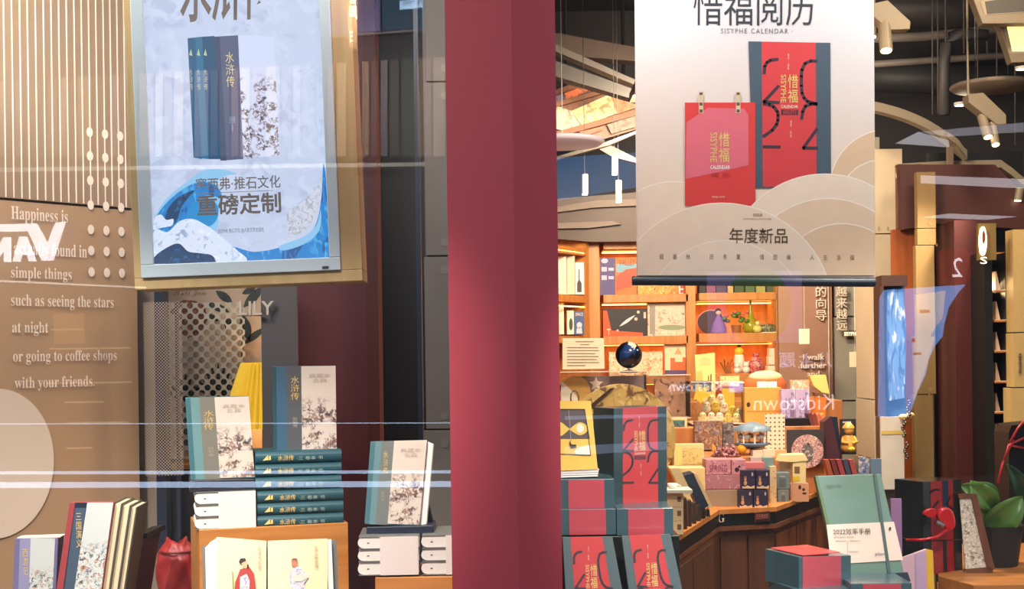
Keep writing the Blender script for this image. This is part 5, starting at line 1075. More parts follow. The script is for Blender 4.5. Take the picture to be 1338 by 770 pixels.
t.mesh('canopy', mat('carousel_blue', (110, 130, 150), 0.4), MB().lathe([(24*u, 0.118), (22*u, 0.138), (8*u, 0.158), (0, 0.165)], seg=32, flute=0.05, nf=8), smooth=True); t.mesh('base', mat('carousel_base_blue', (86, 104, 130), 0.4), MB().lathe([(0, 0.03), (9*u, 0.03), (22*u, 0.048), (23*u, 0.058), (0, 0.062)], seg=32, flute=0.05, nf=8), smooth=True)
for k in range(8): t.mesh('post', WHITE, MB().tube([(19*u*math.cos(k*0.785), 19*u*math.sin(k*0.785), 0.058), (19*u*math.cos(k*0.785), 19*u*math.sin(k*0.785), 0.122)], 0.004, 6))
for k in range(5): t.mesh('horse', CREAM, MB().ball((14*u*math.cos(k*1.257+0.3), 14*u*math.sin(k*1.257+0.3), 0.09), 0.016, 8, 1.3, 0.7, 0.9), smooth=True)
t.mesh('trunk', cm(60, 40, 36), MB().tube([(0, 0, 0), (0, 0, 0.04)], [0.016, 0.01], 10))
carton('photo_box', 'brown and blue landscape photo box behind the dried flowers', 'box', 908, 551, 944, 588, 6.74, 0.05, printed('old_photo_print', (130, 92, 72), [(110, 110, 126), (90, 56, 40), (170, 140, 120)], 30, 0.48)); carton('photo_box', 'dark striped photo box left of the carousel toy', 'box', 945, 553, 959, 590, 6.76, 0.05, printed('stripe_photo', (100, 92, 94), [(140, 130, 130), (70, 56, 56)], 30, 0.5))
t = T('small_frame', 'teal picture in a cream frame left of the brown photo box', 'frame', 886, 579, 6.9); t.rect('frame', cm(216, 186, 136), 876, 547, 898, 579, 0.02); t.rect('picture', printed('teal_picture', (66, 104, 100), [(90, 130, 120), (50, 70, 80)], 20, 0.5), 878.5, 549.5, 895, 576.5, 0.003, -0.004)
carton('cream_carton', 'pale yellow carton behind the tilted navy books', 'carton', 886, 612, 922, 664, 5.75, 0.1, cm(222, 196, 140), bevel=0.002); carton('game_card', 'pale game card box with a small yellow picture above the cream carton', 'box', 881, 581, 920, 611, 5.95, 0.06, cm(216, 196, 140), arts=(('printed_frame', cm(226, 206, 120), [R(883, 584, 890, 608)]), ('printed_picture', printed('small_town_print', (214, 190, 120), [(170, 140, 90), (190, 120, 70)], 60, 0.45), [R(892, 586, 918, 607)])))
# tier 2 and 3: acrylic bays with plush toys
def acrylic(label, x0, y0, x1, y1, Y, d):
    t = T('acrylic_box', label, 'display case', (x0+x1)/2, y1, Y); a, b, h = t.loc(x0, y1), t.loc(x1, y1), t.loc(x0, y0).z; k = 0.004
    t.mesh('front_sheet', ACRYL, MB().box(a.x+k, b.x-k, 0, k, k, h)); t.mesh('back_sheet', ACRYL, MB().box(a.x+k, b.x-k, d-k, d, k, h)); t.mesh('side_sheet', ACRYL, MB().box(a.x, a.x+k, 0, d, k, h)); t.mesh('side_sheet', ACRYL, MB().box(b.x-k, b.x, 0, d, k, h)); t.mesh('base_sheet', cm(226, 206, 184, 0.2), MB().box(a.x, b.x, 0, d, 0, k)); t.mesh('top_sheet', ACRYL, MB().box(a.x, b.x, 0.005, d, h, h+0.004)); t.mesh('top_edge', cm(236, 220, 206, 0.2), MB().box(a.x, b.x, -0.001, 0.004, h, h+0.004))
    return t
acrylic('clear acrylic box holding white and yellow plush toys', 904, 500, 972, 554.5, 6.95, 0.3); acrylic('clear acrylic box with a brown picture beside the round map', 848, 491, 903, 547, 6.95, 0.3)
carton('photo_box', 'brown cloud picture inside the acrylic box beside the round map', 'box', 856, 495, 896, 545, 7.1, 0.03, printed('cloud_photo', (176, 136, 112), [(120, 100, 92), (206, 176, 150), (90, 60, 50)], 16, 0.46))
PL = [mat('cream_plush', (232, 214, 160), 0.9, var=0.1, scale=60, bump=0.5), mat('white_plush', (238, 228, 204), 0.9, var=0.1, scale=60, bump=0.5), mat('yellow_plush', (226, 200, 90), 0.9, var=0.1, scale=60, bump=0.5)]
spots = [(918, 549, 0), (929, 549, 1), (940, 549, 1), (951, 550, 2), (962, 550, 0), (923, 535, 1), (935, 534, 2), (946, 536, 1), (957, 540, 2), (966, 543, 1), (941, 525, 1), (929, 526, 0)]
for i, (x_, y_, k) in enumerate(spots):
    Y_ = 7.05 if y_ > 545 else 7.12; t = T('plush_toy', '%s plush toy, %s from the left in the %s row of the acrylic box' % (('cream', 'white', 'yellow')[k], ('first', 'second', 'third', 'fourth', 'fifth')[[s_[0] for s_ in sorted(q for q in spots if (q[1] > 545) == (y_ > 545) and (q[1] > 530) == (y_ > 530))].index(x_)], 'front' if y_ > 545 else ('middle' if y_ > 530 else 'top')), 'toy', x_, y_+4, Y_, group='plush toys in the acrylic box')
    t.mesh('body', PL[k], MB().ball((0, 0, 0.022), 0.024, 12, 1.05, 0.8, 0.95), smooth=True); t.mesh('head', PL[k], MB().ball((0, -0.014, 0.042), 0.018, 12), smooth=True); e = MB()
    for s_ in (-1, 1): e.ball((s_*0.007, -0.03, 0.045), 0.0032, 6)
    t.mesh('eyes', BLACK, e)
t = T('star_card', 'yellow pointed star card on a slate backing in the acrylic box', 'card', 917, 530, 7.0); t.rect('backing', cm(84, 84, 92), 906, 498, 930, 512, 0.004, 0.004); t.poly('star', cm(226, 204, 60), [(912, 501), (916, 507), (926, 505), (922, 513), (929, 518), (919, 520), (916, 528), (911, 522), (906, 523), (909, 512)], 0.004)
carton('paper_sign', 'square yellow card leaning behind the plush toys', 'card', 944, 508, 960, 540, 7.2, 0.01, cm(220, 186, 60))
carton('kraft_box', 'large orange kraft board box with a round hole behind the carousel', 'box', 973.5, 507, 1021, 557, 7.0, 0.1, mat('kraft_orange', (214, 146, 66), 0.7, var=0.04), arts=(('round_hole', cm(60, 36, 24), [ell(978, 529, 2.6, 3.4, 16)]), ('printed_rule', cm(180, 116, 50), [R(976, 537, 1019, 538)])))
for i, (x0, x1) in enumerate(((990, 1002), (1003, 1015))): carton('paper_card', 'small white card, %s of two standing on the kraft box' % ('left', 'right')[i], 'card', x0, 499, x1, 506.6, 7.05, 0.02, WHITE, group='cards on the kraft box')
t = T('bread_cushion', 'large brown bun shaped cushion behind the kraft box', 'cushion', 1000, 523, 7.7); t.mesh('bun', mat('bun_plush', (176, 92, 46), 0.9, var=0.1, scale=12, bump=0.4), MB().ball((0, 0, 0.085), 0.1, 20, 1.3, 0.8, 0.85), smooth=True); t.mesh('icing', mat('icing_plush', (232, 196, 150), 0.9), MB().ball((0, -0.01, 0.135), 0.08, 20, 1.25, 0.8, 0.5), smooth=True)
carton('cake_box', 'orange and cream small gift packets above the plush toys', 'box', 941, 492, 966, 505, 7.6, 0.06, printed('packet_print', (226, 186, 120), [(226, 130, 70), (240, 220, 180)], 40, 0.5))
LAV = printed('lavender_swirl_print', (176, 156, 190), [(214, 196, 206), (120, 104, 160)], 16, 0.48)
for i, (x0, x1) in enumerate(((1021.5, 1039.5), (1040, 1058))): carton('lavender_box', 'lavender swirl printed box, %s of the pair beside the kraft box' % ('left', 'right')[i], 'box', x0, 509, x1, 557, 6.95, 0.05, LAV, group='lavender boxes', arts=(('printed_arch', cm(120, 96, 130), [[(x0+11, 545), (x0+11, 533), (x0+14, 529), (x0+17, 533), (x0+17, 545)]]), ('printed_line', cm(110, 80, 120), [R(x0+5, 520, x0+6, 540)])))
carton('black_case', 'flat black gift case under the lavender boxes', 'case', 1026, 547, 1058, 560, 6.85, 0.07, BLACK, bevel=0.002)
for i, (x0, c_) in enumerate(((1058.5, (96, 40, 44)), (1064, (120, 48, 40)), (1069.5, (176, 96, 70)), (1075, (206, 120, 60)))):
    carton('notebook', '%s notebook in the slanted row right of the black case' % ('dark maroon', 'brick', 'salmon', 'orange')[i], 'book', x0, 540, x0+5, 560, 6.85, 0.08, cm(*c_), group='slanted notebooks', pts=[(x0-3, 541+i), (x0+2, 540), (x0+7, 559), (x0+2, 560)])
t = T('lotus_card', 'dark card with a ring of pink blossoms above the house box', 'card', 1053, 607, 6.32); t.rect('card', cm(58, 54, 56), 1029, 562, 1077, 607, 0.015)
t.art('blossom_ring', printed('blossom_print', (206, 160, 150), [(150, 90, 110), (240, 220, 210), (110, 60, 90)], 60, 0.48), [ell(1055, 590, 21, 22, 28)], 1); t.art('ring_centre', printed('ring_centre_print', (110, 100, 100), [(206, 196, 190), (60, 50, 60)], 60, 0.5), [ell(1055, 592, 8, 13, 20)], 2)
carton('dark_book', 'tall maroon book standing left of the golden figurine', 'book', 1077, 545, 1092, 604, 6.36, 0.08, cm(70, 34, 42), pts=[(1076, 552), (1086, 544), (1098, 596), (1088, 604), (1077, 604)]); carton('dark_book', 'navy book leaning against the maroon book', 'book', 1086, 545, 1098, 603, 6.45, 0.06, NAVY, pts=[(1086, 545), (1094, 545), (1101, 603), (1093, 603)])
t = T('golden_figurine', 'golden seated child figurine with a flower in a dark box', 'figurine', 1109, 591, 6.45); GF = mat('antique_gold', (206, 150, 70), 0.35, var=0.15, scale=40)
t.mesh('body', GF, MB().lathe([(0, 0), (0.034, 0), (0.04, 0.025), (0.03, 0.06), (0.02, 0.085)], seg=18), smooth=True); t.mesh('head', GF, MB().ball((0.002, -0.004, 0.108), 0.024, 16), smooth=True); t.mesh('hat', GF, MB().lathe([(0.03, 0.118), (0.028, 0.128), (0.012, 0.146), (0, 0.15)], seg=16), smooth=True); e = MB()
for s_ in (-1, 1): e.tube([(s_*0.024, 0, 0.075), (s_*0.036, -0.02, 0.05), (s_*0.01, -0.036, 0.045)], 0.009, 8)
t.mesh('arms', GF, e, smooth=True); t.mesh('flower', cm(226, 206, 60), MB().ball((0.004, -0.04, 0.018), 0.014, 10, 1.2, 0.6, 0.7), smooth=True)
t = T('figurine_box', 'open dark box behind the golden figurine', 'box', 1108, 592, 6.55); t.rect('back', cm(40, 36, 40), 1098, 548, 1119, 592, 0.01, 0.02); t.rect('floor', cm(46, 42, 44), 1098, 590, 1119, 594, 0.06, -0.05); t.rect('label', cm(206, 196, 180), 1101, 551, 1112, 553, 0.001, 0.018)
for i, (x0, c_) in enumerate(((1079, (150, 74, 50)), (1087, (110, 44, 46)), (1095, (150, 60, 66)), (1103, (60, 66, 90)), (1111, (160, 70, 72)))):
    carton('magazine', '%s magazine in the leaning row behind the green notebook' % ('rust', 'maroon', 'rose', 'navy', 'pink red')[i], 'magazine', x0, 601, x0+8, 641, 6.25, 0.05, cm(*c_), group='magazines behind the green notebook', pts=[(x0-2, 601), (x0+4, 601), (x0+16, 641), (x0+9, 641)])
t = T('blue_figure_stand', 'small blue and white printed standee right of the magazines', 'standee', 1132, 622, 6.4); t.poly('standee', printed('standee_print', (120, 130, 160), [(210, 206, 206), (60, 76, 120)], 50, 0.5), [(1122, 598), (1130, 596), (1136, 602), (1136, 622), (1122, 622)], 0.008); t.rect('foot', cm(60, 70, 100), 1120, 620, 1138, 622, 0.05, -0.02)
carton('blue_folder', 'slim blue folder beside the printed standee', 'folder', 1138, 600, 1152, 624, 6.4, 0.02, cm(100, 124, 150))
t = T('yellow_lamp_hood', 'folded yellow paper lamp hood in front of the message wall', 'lamp', 1069, 517, 7.4); t.poly('hood', cm(226, 196, 116), [(1058, 491), (1079, 490), (1084, 515), (1074, 513), (1063, 504)], 0.06); t.poly('underside', cm(110, 66, 40), [(1064, 513), (1082, 516), (1082, 519), (1066, 518)], 0.06, 0.002); t.poly('stand', cm(190, 110, 40), [(1066, 519), (1080, 519), (1079, 546), (1064, 546)], 0.05)
carton('orange_folder', 'thin orange and white leaflets standing behind the lavender boxes', 'leaflet', 1034, 497, 1058, 556, 7.05, 0.03, printed('leaflet_print', (206, 150, 110), [(150, 130, 170), (230, 200, 180)], 30, 0.5))
# globe, note stand, clock and star on the left acrylic shelf
acrylic('long clear acrylic shelf box under the note stand and globe', 733, 487, 846, 541, 6.6, 0.3)
t = T('note_stand', 'upright white note with handwritten lines on a clear stand', 'sign', 763, 486.5, 6.62); t.poly('sheet', cm(226, 204, 176), [(735, 442), (789, 442), (790, 482), (735, 483)], 0.006); t.rect('foot', ACRYL, 733, 483, 793, 487, 0.08, -0.02)
mb_ = []
for k, (w0, w1) in enumerate(((752, 776), (758, 770), (741, 782), (741, 783), (741, 778), (741, 782), (741, 780), (741, 783), (741, 765))): mb_ += [R(w0, 446+k*3.9, w1, 447.2+k*3.9)]
t.art('handwriting', cm(140, 116, 96), mb_, 2)
gl = T('globe', 'dark star globe with cream patch on a small stand', 'globe', 822, 487, 6.7); u = 6.7/F
m, nt, b = nodes('star_globe'); n = nt.nodes.new('ShaderNodeTexNoise'); n.inputs['Scale'].default_value = 7; r = nt.nodes.new('ShaderNodeValToRGB'); tc = nt.nodes.new('ShaderNodeTexCoord'); nt.links.new(tc.outputs['Object'], n.inputs['Vector']); nt.links.new(n.outputs['Fac'], r.inputs[0]); nt.links.new(r.outputs[0], b.inputs['Base Color'])
r.color_ramp.elements[0].color = C(12, 16, 30); r.color_ramp.elements[1].color = C(226, 206, 170); r.color_ramp.elements[0].position = 0.44; r.color_ramp.elements[1].position = 0.62; e = r.color_ramp.elements.new(0.57); e.color = C(14, 16, 26); e = r.color_ramp.elements.new(0.36); e.color = C(30, 60, 120); b.inputs['Roughness'].default_value = 0.12
gl.mesh('ball', m, MB().ball((0, 0, 23*u), 17.5*u, 36), smooth=True); cp = MB(); rr_ = 17.6*u; gv = [Vector((rr_*math.sin(th)*math.cos(ph), rr_*math.sin(th)*math.sin(ph), 23*u+rr_*math.cos(th))) for i in range(9) for j in range(9) for th in [0.12+0.11*i] for ph in [-1.75+0.13*j+0.1*math.sin(i*2.1)]]
cp.add(gv, [(i*9+j, (i+1)*9+j, (i+1)*9+j+1, i*9+j+1) for i in range(8) for j in range(8) if i+j < 13 and i+8-j < 13]); gl.mesh('cream_patch', cm(214, 190, 150, 0.2), cp, smooth=True)
gl.mesh('stem', METAL, MB().tube([(0, 0, 0.012), (0, 0, 6*u)], 0.006, 10)); gl.mesh('foot', cm(60, 54, 50), MB().lathe([(0, 0), (0.045, 0), (0.045, 0.008), (0.01, 0.014), (0, 0.014)], seg=24))
t = T('round_clock', 'gold round dial partly behind the yellow desk calendar', 'clock', 752, 541, 6.72); t.poly('dial', cm(206, 166, 96), ell(752, 515, 20, 24, 36), 0.02); t.art('paper_wedge', WHITE, [[(733, 497), (752, 516), (762, 535), (733, 538)]], 1)
t = T('star_ornament', 'white star shaped ornament in the long acrylic box', 'ornament', 779, 541, 6.74); c5 = []
for k in range(10): a_ = math.radians(-90+36*k); q = 9.5 if k % 2 == 0 else 4.2; c5.append((779+q*math.cos(a_), 502+q*math.sin(a_)))
t.poly('star', WHITE, c5, 0.012); t.poly('stem', WHITE, [(777, 508), (781, 508), (782, 541), (776, 541)], 0.01, 0.002)
carton('slate_panel', 'slate blue backing card inside the long acrylic box', 'card', 760, 492, 842, 540, 6.82, 0.01, cm(120, 104, 112))
t = T('round_map', 'large round wooden disc printed with a brown map behind the red calendar box', 'map', 812, 640, 5.3); t.poly('disc', printed('map_print', (206, 170, 96), [(150, 112, 66), (120, 84, 50), (226, 196, 130)], 14, 0.47), ell(812, 573, 71, 71, 64), 0.03); t.poly('dark_band', cm(66, 40, 28), [(768, 532), (797, 508), (803, 507), (778, 530), (772, 537)], 0.004, -0.005)
t.poly('stand', cm(110, 74, 46), [(790, 640), (834, 640), (834, 682), (790, 682)], 0.05, 0.031)

# ------------------------------------------------------------------ front display, right window
big = T('calendar_box', 'large dark green and red calendar box behind the yellow desk calendar', 'calendar', 845, 665, 3.86, yaw=24, group='boxed calendars')
BQ = [(802, 534), (871, 531), (872, 668), (802, 668)]
big.poly('box', CGRN, BQ, 0.13, bevel=0.001); cal_art(big, BQ, 1, 0.98, rx=(.17, .83)); big.mesh('shrink_film', WRAP, MB().prism([big.loc(a_, b_, -0.006) for a_, b_ in BQ], (0, 0.0006, 0)))
ya = T('desk_calendar', 'yellow desk calendar with hourglass picture and ring binding beside the pillar', 'calendar', 752, 625, 3.74, pitch=8)
YQ = [(722, 524), (772, 524), (781, 613), (722, 616)]; at = quadmap(*YQ)
ya.poly('cover', mat('calendar_yellow', (232, 190, 84), 0.5, var=0.03), YQ, 0.006)
ya.art('picture', cm(88, 76, 78), [[(722, 535), (764, 535), (771, 574), (722, 574)]], 1); ya.art('picture_floor', cm(232, 190, 84), [[(722, 574), (771, 574), (772, 595), (722, 593)]], 1)
ya.art('hourglass', cm(226, 190, 90), [smooth([(722, 551), (733, 552), (741, 558), (745, 560), (750, 556), (758, 552), (766, 556), (767, 564), (758, 569), (749, 565), (744, 562), (740, 565), (733, 570), (722, 570)], 4)], 2); ya.art('white_patch', CREAM, [ell(758, 560, 5, 6, 16), [(750, 590), (758, 584), (770, 582), (771, 595), (752, 594)]], 3); ya.art('thread', cm(150, 140, 136), ribbon([(743, 536), (745, 560), (746, 578)], 0.8), 3); ya.art('figure', INK, [[(744, 576), (747, 581), (753, 581), (753, 585), (746, 586), (744, 582)]], 4); ya.art('picture_frame_line', INK, ribbon([(722, 535), (764, 535), (772, 595), (722, 593)], 0.9), 4)
for k in range(4): ya.poly('page', WHITE, [(722, 614+k*2.8), (782-k*0.5, 612+k*2.8), (783-k*0.5, 614.4+k*2.8), (722, 616.4+k*2.8)], 0.05, 0.002+0.002*k)
c = ya.loc(752, 524); rr = 0.013
ya.mesh('binding_ring', cm(110, 90, 70, 0.3), MB().tube([(c.x-0.002+rr*math.cos(q*0.35)*0.9, 0.0, c.z+0.008+rr*1.7*math.sin(q*0.35)) for q in range(-1, 11)], 0.0022, 8), smooth=True)
# wrapped calendar blocks, ends to the street
WRED, WGRN = mat('wrapped_red', (196, 78, 90), 0.3, var=0.06, coat=0.4), mat('wrapped_green', (64, 92, 100), 0.3, var=0.15, coat=0.4)
def block(label, x0, y0, x1, y1, Y, ra, rb_, d=0.2, yaw=0):
    t = T('calendar_box', label, 'calendar', (x0+x1)/2, y1, Y, yaw=yaw, group='boxed calendars'); t.rect('box', WGRN, x0, y0, x1, y1, d, bevel=0.0015); t.rect('red_end', WRED, ra, y0+0.6, rb_, y1-0.6, 0.002, -0.0015)
    a, b, c_ = t.loc(x0, y1, -0.004), t.loc(x1, y1, -0.004), t.loc(x0, y0, -0.004); h = c_.z-a.z; mb = MB(); N_ = 10
    pts = [Vector((a.x+(b.x-a.x)*i/N_, -0.004-0.002*((i*7+j*3) % 3)/2, a.z+h*j/4)) for j in range(5) for i in range(N_+1)]
    mb.add(pts, [(j*(N_+1)+i, j*(N_+1)+i+1, (j+1)*(N_+1)+i+1, (j+1)*(N_+1)+i) for j in range(4) for i in range(N_)]); t.mesh('shrink_film', WRAP, mb)
    t.mesh('top_red', CRED, MB().box(t.loc(ra, y0).x, t.loc(rb_, y0).x, 0.002, d-0.002, h-0.0002, h+0.001))
    return t
block('wrapped calendar block under the yellow desk calendar', 722, 627, 803, 665.5, 3.72, 743, 790); block('wrapped calendar block below the upper pink red block by the pillar', 722, 666, 805, 700, 3.71, 744, 792); block('wrapped calendar block under the large green and red calendar box', 806, 665, 880, 700, 3.71, 821, 868)
# blocks stand on a hidden riser
o = MB().box(P(722, 465, 3.71).x, P(884, 465, 3.71).x, 3.70, 3.93, 0.701, P(760, 701, 3.71).z).build('dark_riser', BLACK, bevel=0.002); tag(o, 'low dark riser behind the two slanted red calendars', 'riser')
for i, q in enumerate(([(735, 702), (800, 701), (824, 830), (742, 830)], [(812, 700), (876, 698), (904, 830), (829, 830)])):
    t = T('slanted_calendar', 'slanted red and grey green calendar pad, %s' % ('the one against the crimson pillar', 'right of its twin')[i], 'calendar', (q[2][0]+q[3][0])/2, 830, 3.55, pitch=14, group='slanted calendars')
    t.poly('pad', mat('grey_green_board_%d' % i, (84, 102, 106), 0.4), q, 0.02, bevel=0.001); q2 = [q[0], q[1], (q[1][0]+(q[2][0]-q[1][0])*1.25, q[1][1]+162), (q[0][0]+(q[3][0]-q[0][0])*1.25, q[0][1]+162)]
    cal_art(t, q2, 1, 0.55, rx=(.16, .80), sw=5)
    t.mesh('shrink_film', WRAP, MB().prism([t.loc(a_, b_, -0.005) for a_, b_ in q], (0, 0.0006, 0)))
# white card boxes and leaning books between window and table
for i, (y0, y1) in enumerate(((645, 663), (663.5, 681), (681.5, 699))):
    carton('cup_box', 'cream cup box, %s of the pile beside the wrapped calendars' % ('top', 'middle', 'bottom')[i], 'box', 868, y0, 893, y1, 4.95, 0.1, cm(222, 196, 150), arts=(('printed_cup', cm(110, 90, 60), [R(885, y0+4, 890, y0+11)]),), group='cream cup boxes')
carton('white_tray', 'flat white tray on top of the cream cup boxes', 'tray', 868, 641, 905, 645, 4.93, 0.12, cm(236, 226, 206))
t = T('teacup', 'small white cup on the white tray', 'cup', 879, 642, 5.0); t.mesh('bowl', WHITE, MB().lathe([(0, 0), (0.014, 0), (0.02, 0.03), (0.018, 0.03), (0.012, 0.004), (0, 0.004)], seg=18), smooth=True); t.mesh('handle', WHITE, MB().tube([(0.018, 0, 0.024), (0.03, 0, 0.02), (0.03, 0, 0.01), (0.016, 0, 0.008)], 0.003, 6))
for i, (pts, c_, lab) in enumerate((([(875, 612), (888, 612), (904, 645), (895, 652)], (226, 204, 150), 'cream'), ([(893, 622), (906, 619), (926, 661), (915, 669)], (34, 48, 70), 'dark navy'), ([(906, 618), (911, 620), (931, 662), (926, 665)], (226, 190, 140), 'thin tan'))):
    carton('leaning_book', '%s book leaning at a slant beside the letter G' % lab, 'book', 900, 612, 925, 668, 5.25+0.1*i, 0.12, cm(*c_), pts=pts, group='slanted books beside the table')
for i in range(6):
    x0 = 893+i*6; carton('dark_leaflet', 'dark leaflet, %s of six in the low rack beside the letter G' % ('first', 'second', 'third', 'fourth', 'fifth', 'sixth')[i], 'leaflet', x0, 655, x0+5, 695-i*4, 5.1+0.08*i, 0.05, cm(70-3*i, 58, 50), group='leaflets in the low rack', pts=[(x0, 652+i*3), (x0+4, 651+i*3), (x0+5, 698-i*4.5), (x0+1, 700-i*4.5)])

# right front: wrapped blocks, green notebook, second calendar, ribbon, frame, plant
o = MB().box(P(985, 465, 3.6).x, P(1180, 465, 3.6).x, 3.58, 3.93, 0.701, 0.762).build('wooden_riser', WOODX, bevel=0.002); tag(o, 'low riser under the wrapped blocks below the green notebook', 'riser')
rbx = T('calendar_box', 'wrapped calendar block with grey side under the green notebook', 'calendar', 1044, 800, 3.62, yaw=22, group='boxed calendars')
rbx.poly('box', WGRN, [(1044, 728), (1112, 726), (1112, 768), (1044, 772)], 0.17, bevel=0.0015); rbx.poly('red_end', WRED, [(1049, 727.5), (1099, 726.5), (1099, 767.4), (1049, 770)], 0.002, -0.0015)
hz_ = rbx.loc(1044, 727).z; rbx.mesh('top_red', CRED, MB().box(rbx.loc(1050, 727).x, rbx.loc(1099, 727).x, 0.004, 0.165, hz_-0.001, hz_+0.0012))
rbx.mesh('shrink_film', WRAP, MB().prism([rbx.loc(a_, b_, -0.005) for a_, b_ in ((1044, 728), (1112, 726), (1112, 768), (1044, 772))], (0, 0.0006, 0)))
block('lower wrapped block with pink red end at the bottom edge', 1046, 773, 1122, 806, 3.60, 1062, 1108, yaw=14); block('wrapped block with pink end right of the bottom blocks', 1112, 763, 1192, 806, 3.60, 1128, 1178, d=0.16)
nb = T('green_notebook', 'sage green notebook with a cream paper band and elastic strap', 'notebook', 1140, 758, 3.78, pitch=14)
m, nt, b = nodes('sage_gradient_cloth'); tc = nt.nodes.new('ShaderNodeTexCoord'); n = nt.nodes.new('ShaderNodeTexNoise'); n.inputs['Scale'].default_value = 5; r = nt.nodes.new('ShaderNodeValToRGB'); r.color_ramp.elements[0].color = C(92, 122, 96); r.color_ramp.elements[1].color = C(126, 156, 150); nt.links.new(tc.outputs['Object'], n.inputs['Vector']); nt.links.new(n.outputs['Fac'], r.inputs[0]); nt.links.new(r.outputs[0], b.inputs['Base Color']); b.inputs['Roughness'].default_value = 0.35
nb.poly('cover', m, [(1067, 622), (1151, 619), (1182, 752), (1100, 758)], 0.022, bevel=0.003); nb.poly('spine_edge', cm(96, 124, 84), [(1065, 622), (1068, 622), (1101, 758), (1096, 757)], 0.024, -0.001)
nb.poly('paper_band', mat('blush_band', (236, 214, 196), 0.6, var=0.02), [(1080, 686), (1168, 682), (1180, 732), (1086, 738)], 0.002, -0.003); nb.poly('elastic_strap', cm(76, 96, 94), [(1141, 619), (1145, 619), (1164, 748), (1160, 749)], 0.002, -0.005)
nb.text('lettering', INK, '2022效率手册', 1089, 691, 1138, 699, layer=10); nb.text('lettering', cm(150, 130, 120), 'EFFICIENCY BOOK', 1090, 701, 1116, 703.5, layer=10); nb.art('printed_grid', cm(214, 192, 176), [R(1092, 706, 1107, 707), R(1110, 706, 1124, 707), R(1110, 720, 1122, 721), R(1107.5, 706, 1108.3, 724)], 10); nb.text('lettering', cm(90, 84, 84), 'plan', 1144, 722, 1156, 727, layer=10); nb.art('printed_dot', INK, [ell(1163, 691, 1.5, 2.2, 10)], 10); nb.text('lettering', cm(96, 124, 110), 'agenda', 1080, 632, 1100, 639, layer=2)
nb.poly('lower_edge', NAVY, [(1113, 752), (1186, 748), (1190, 760), (1113, 764)], 0.03, -0.004)
fl_ = T('pastel_folder', 'pastel pink and lilac folder with a yellow edge behind the green notebook', 'folder', 1205, 800, 3.90); fl_.poly('cover', mat('pastel_folder', (214, 178, 190), 0.5), [(1160, 736), (1210, 718), (1212, 800), (1165, 800)], 0.01); fl_.poly('lilac_panel', cm(190, 160, 190), [(1196, 724), (1210, 720), (1211, 800), (1197, 800)], 0.002, -0.003); fl_.poly('yellow_edge', cm(226, 176, 50), [(1210, 718), (1219, 720), (1222, 800), (1212, 800)], 0.012, -0.001)
wt = T('wooden_table', 'honey wood table holding the ribbon gift and picture frame at lower right', 'table', 1300, 800, 4.1)
o_ = wt.M.translation.copy(); oI = wt.I; zt = 0.755
pl_ = [(P(1222, 465, 4.3).x, 4.3), (P(1268, 465, 4.12).x, 4.12), (P(1420, 465, 4.12).x, 4.12), (P(1420, 465, 5.0).x, 5.0), (P(1222, 465, 5.0).x, 5.0)]
wt.mesh('table_top', WOODX, plan_prism(pl_, zt-0.05, zt, oI), bevel=0.003); wt.mesh('apron', WOOD, plan_prism(inset(pl_, 0.06), zt-0.14, zt-0.051, oI))
for x_, y_ in inset(pl_, 0.12): wt.mesh('leg', WOOD, MB().box(x_-o_.x-0.025, x_-o_.x+0.025, y_-o_.y-0.025, y_-o_.y+0.025, -o_.z, zt-0.141-o_.z))
def tabY(py): return (EYE-zt)*F/(py-HY)
gb = T('calendar_box', 'glossy black and red calendar box tied with red ribbons at lower right', 'calendar', 1222, 760, 4.34, yaw=28, group='boxed calendars')
GQ = [(1206, 630), (1256, 627), (1257, 705), (1207, 707)]
gb.poly('box', mat('gloss_black_green', (36, 40, 42), 0.12, coat=0.6), GQ, 0.13, bevel=0.001); at = quadmap(*GQ); RGL = mat('deep_red_cover', (150, 32, 34), 0.25, coat=0.4); gb.art('red_panel', RGL, [[at(.2, 0), at(.78, 0), at(.78, 1), at(.2, 1)]], 1); gb.art('navy_strip', NAVY, [[at(.5, 0), at(.66, 0), at(.66, .5), at(.5, .5)]], 2)
gb.art('printed_numerals', BLACK, ribbon([at(.2, .18), at(.32, .14), at(.42, .15)], 2.5)+ribbon([at(.25, .45), at(.4, .34)], 2.5)+ribbon([at(.7, .28), at(.62, .4), at(.78, .5)], 2.5), 3)
lo = T('calendar_box', 'lower black and red calendar box under the glossy one at lower right', 'calendar', 1222, 760, 4.34, yaw=28, group='boxed calendars')
LQ = [(1207, 708), (1257, 706), (1258, 748), (1208, 752)]; lo.poly('box', mat('gloss_black_lower', (34, 36, 38), 0.12, coat=0.6), LQ, 0.13, bevel=0.001); at = quadmap(*LQ); lo.art('red_panel', RGL, [[at(.2, 0), at(.78, 0), at(.78, 1), at(.2, 1)]], 1); lo.art('dark_strip', BLACK, [[at(.5, 0), at(.6, 0), at(.6, 1), at(.5, 1)]], 2)
rbn = T('ribbon_bow', 'glossy red bow with silver clasp on the black and red calendar box', 'bow', 1232, 700, 4.30)
RR = mat('gloss_red', (190, 24, 28), 0.2, coat=0.5)
rbn.poly('loop', RR, smooth([(1226, 676), (1230, 666), (1240, 664), (1247, 672), (1249, 688), (1241, 694), (1233, 688)], 4), 0.03, -0.03, bevel=0.006)
rbn.poly('loop', RR, smooth([(1207, 672), (1213, 666), (1221, 665), (1224, 672), (1217, 677)], 4), 0.02, -0.02, bevel=0.004)
rbn.mesh('clasp', METAL, MB().tube([rbn.loc(1223, 682, -0.03), rbn.loc(1233, 687, -0.03)], 0.0085, 12))
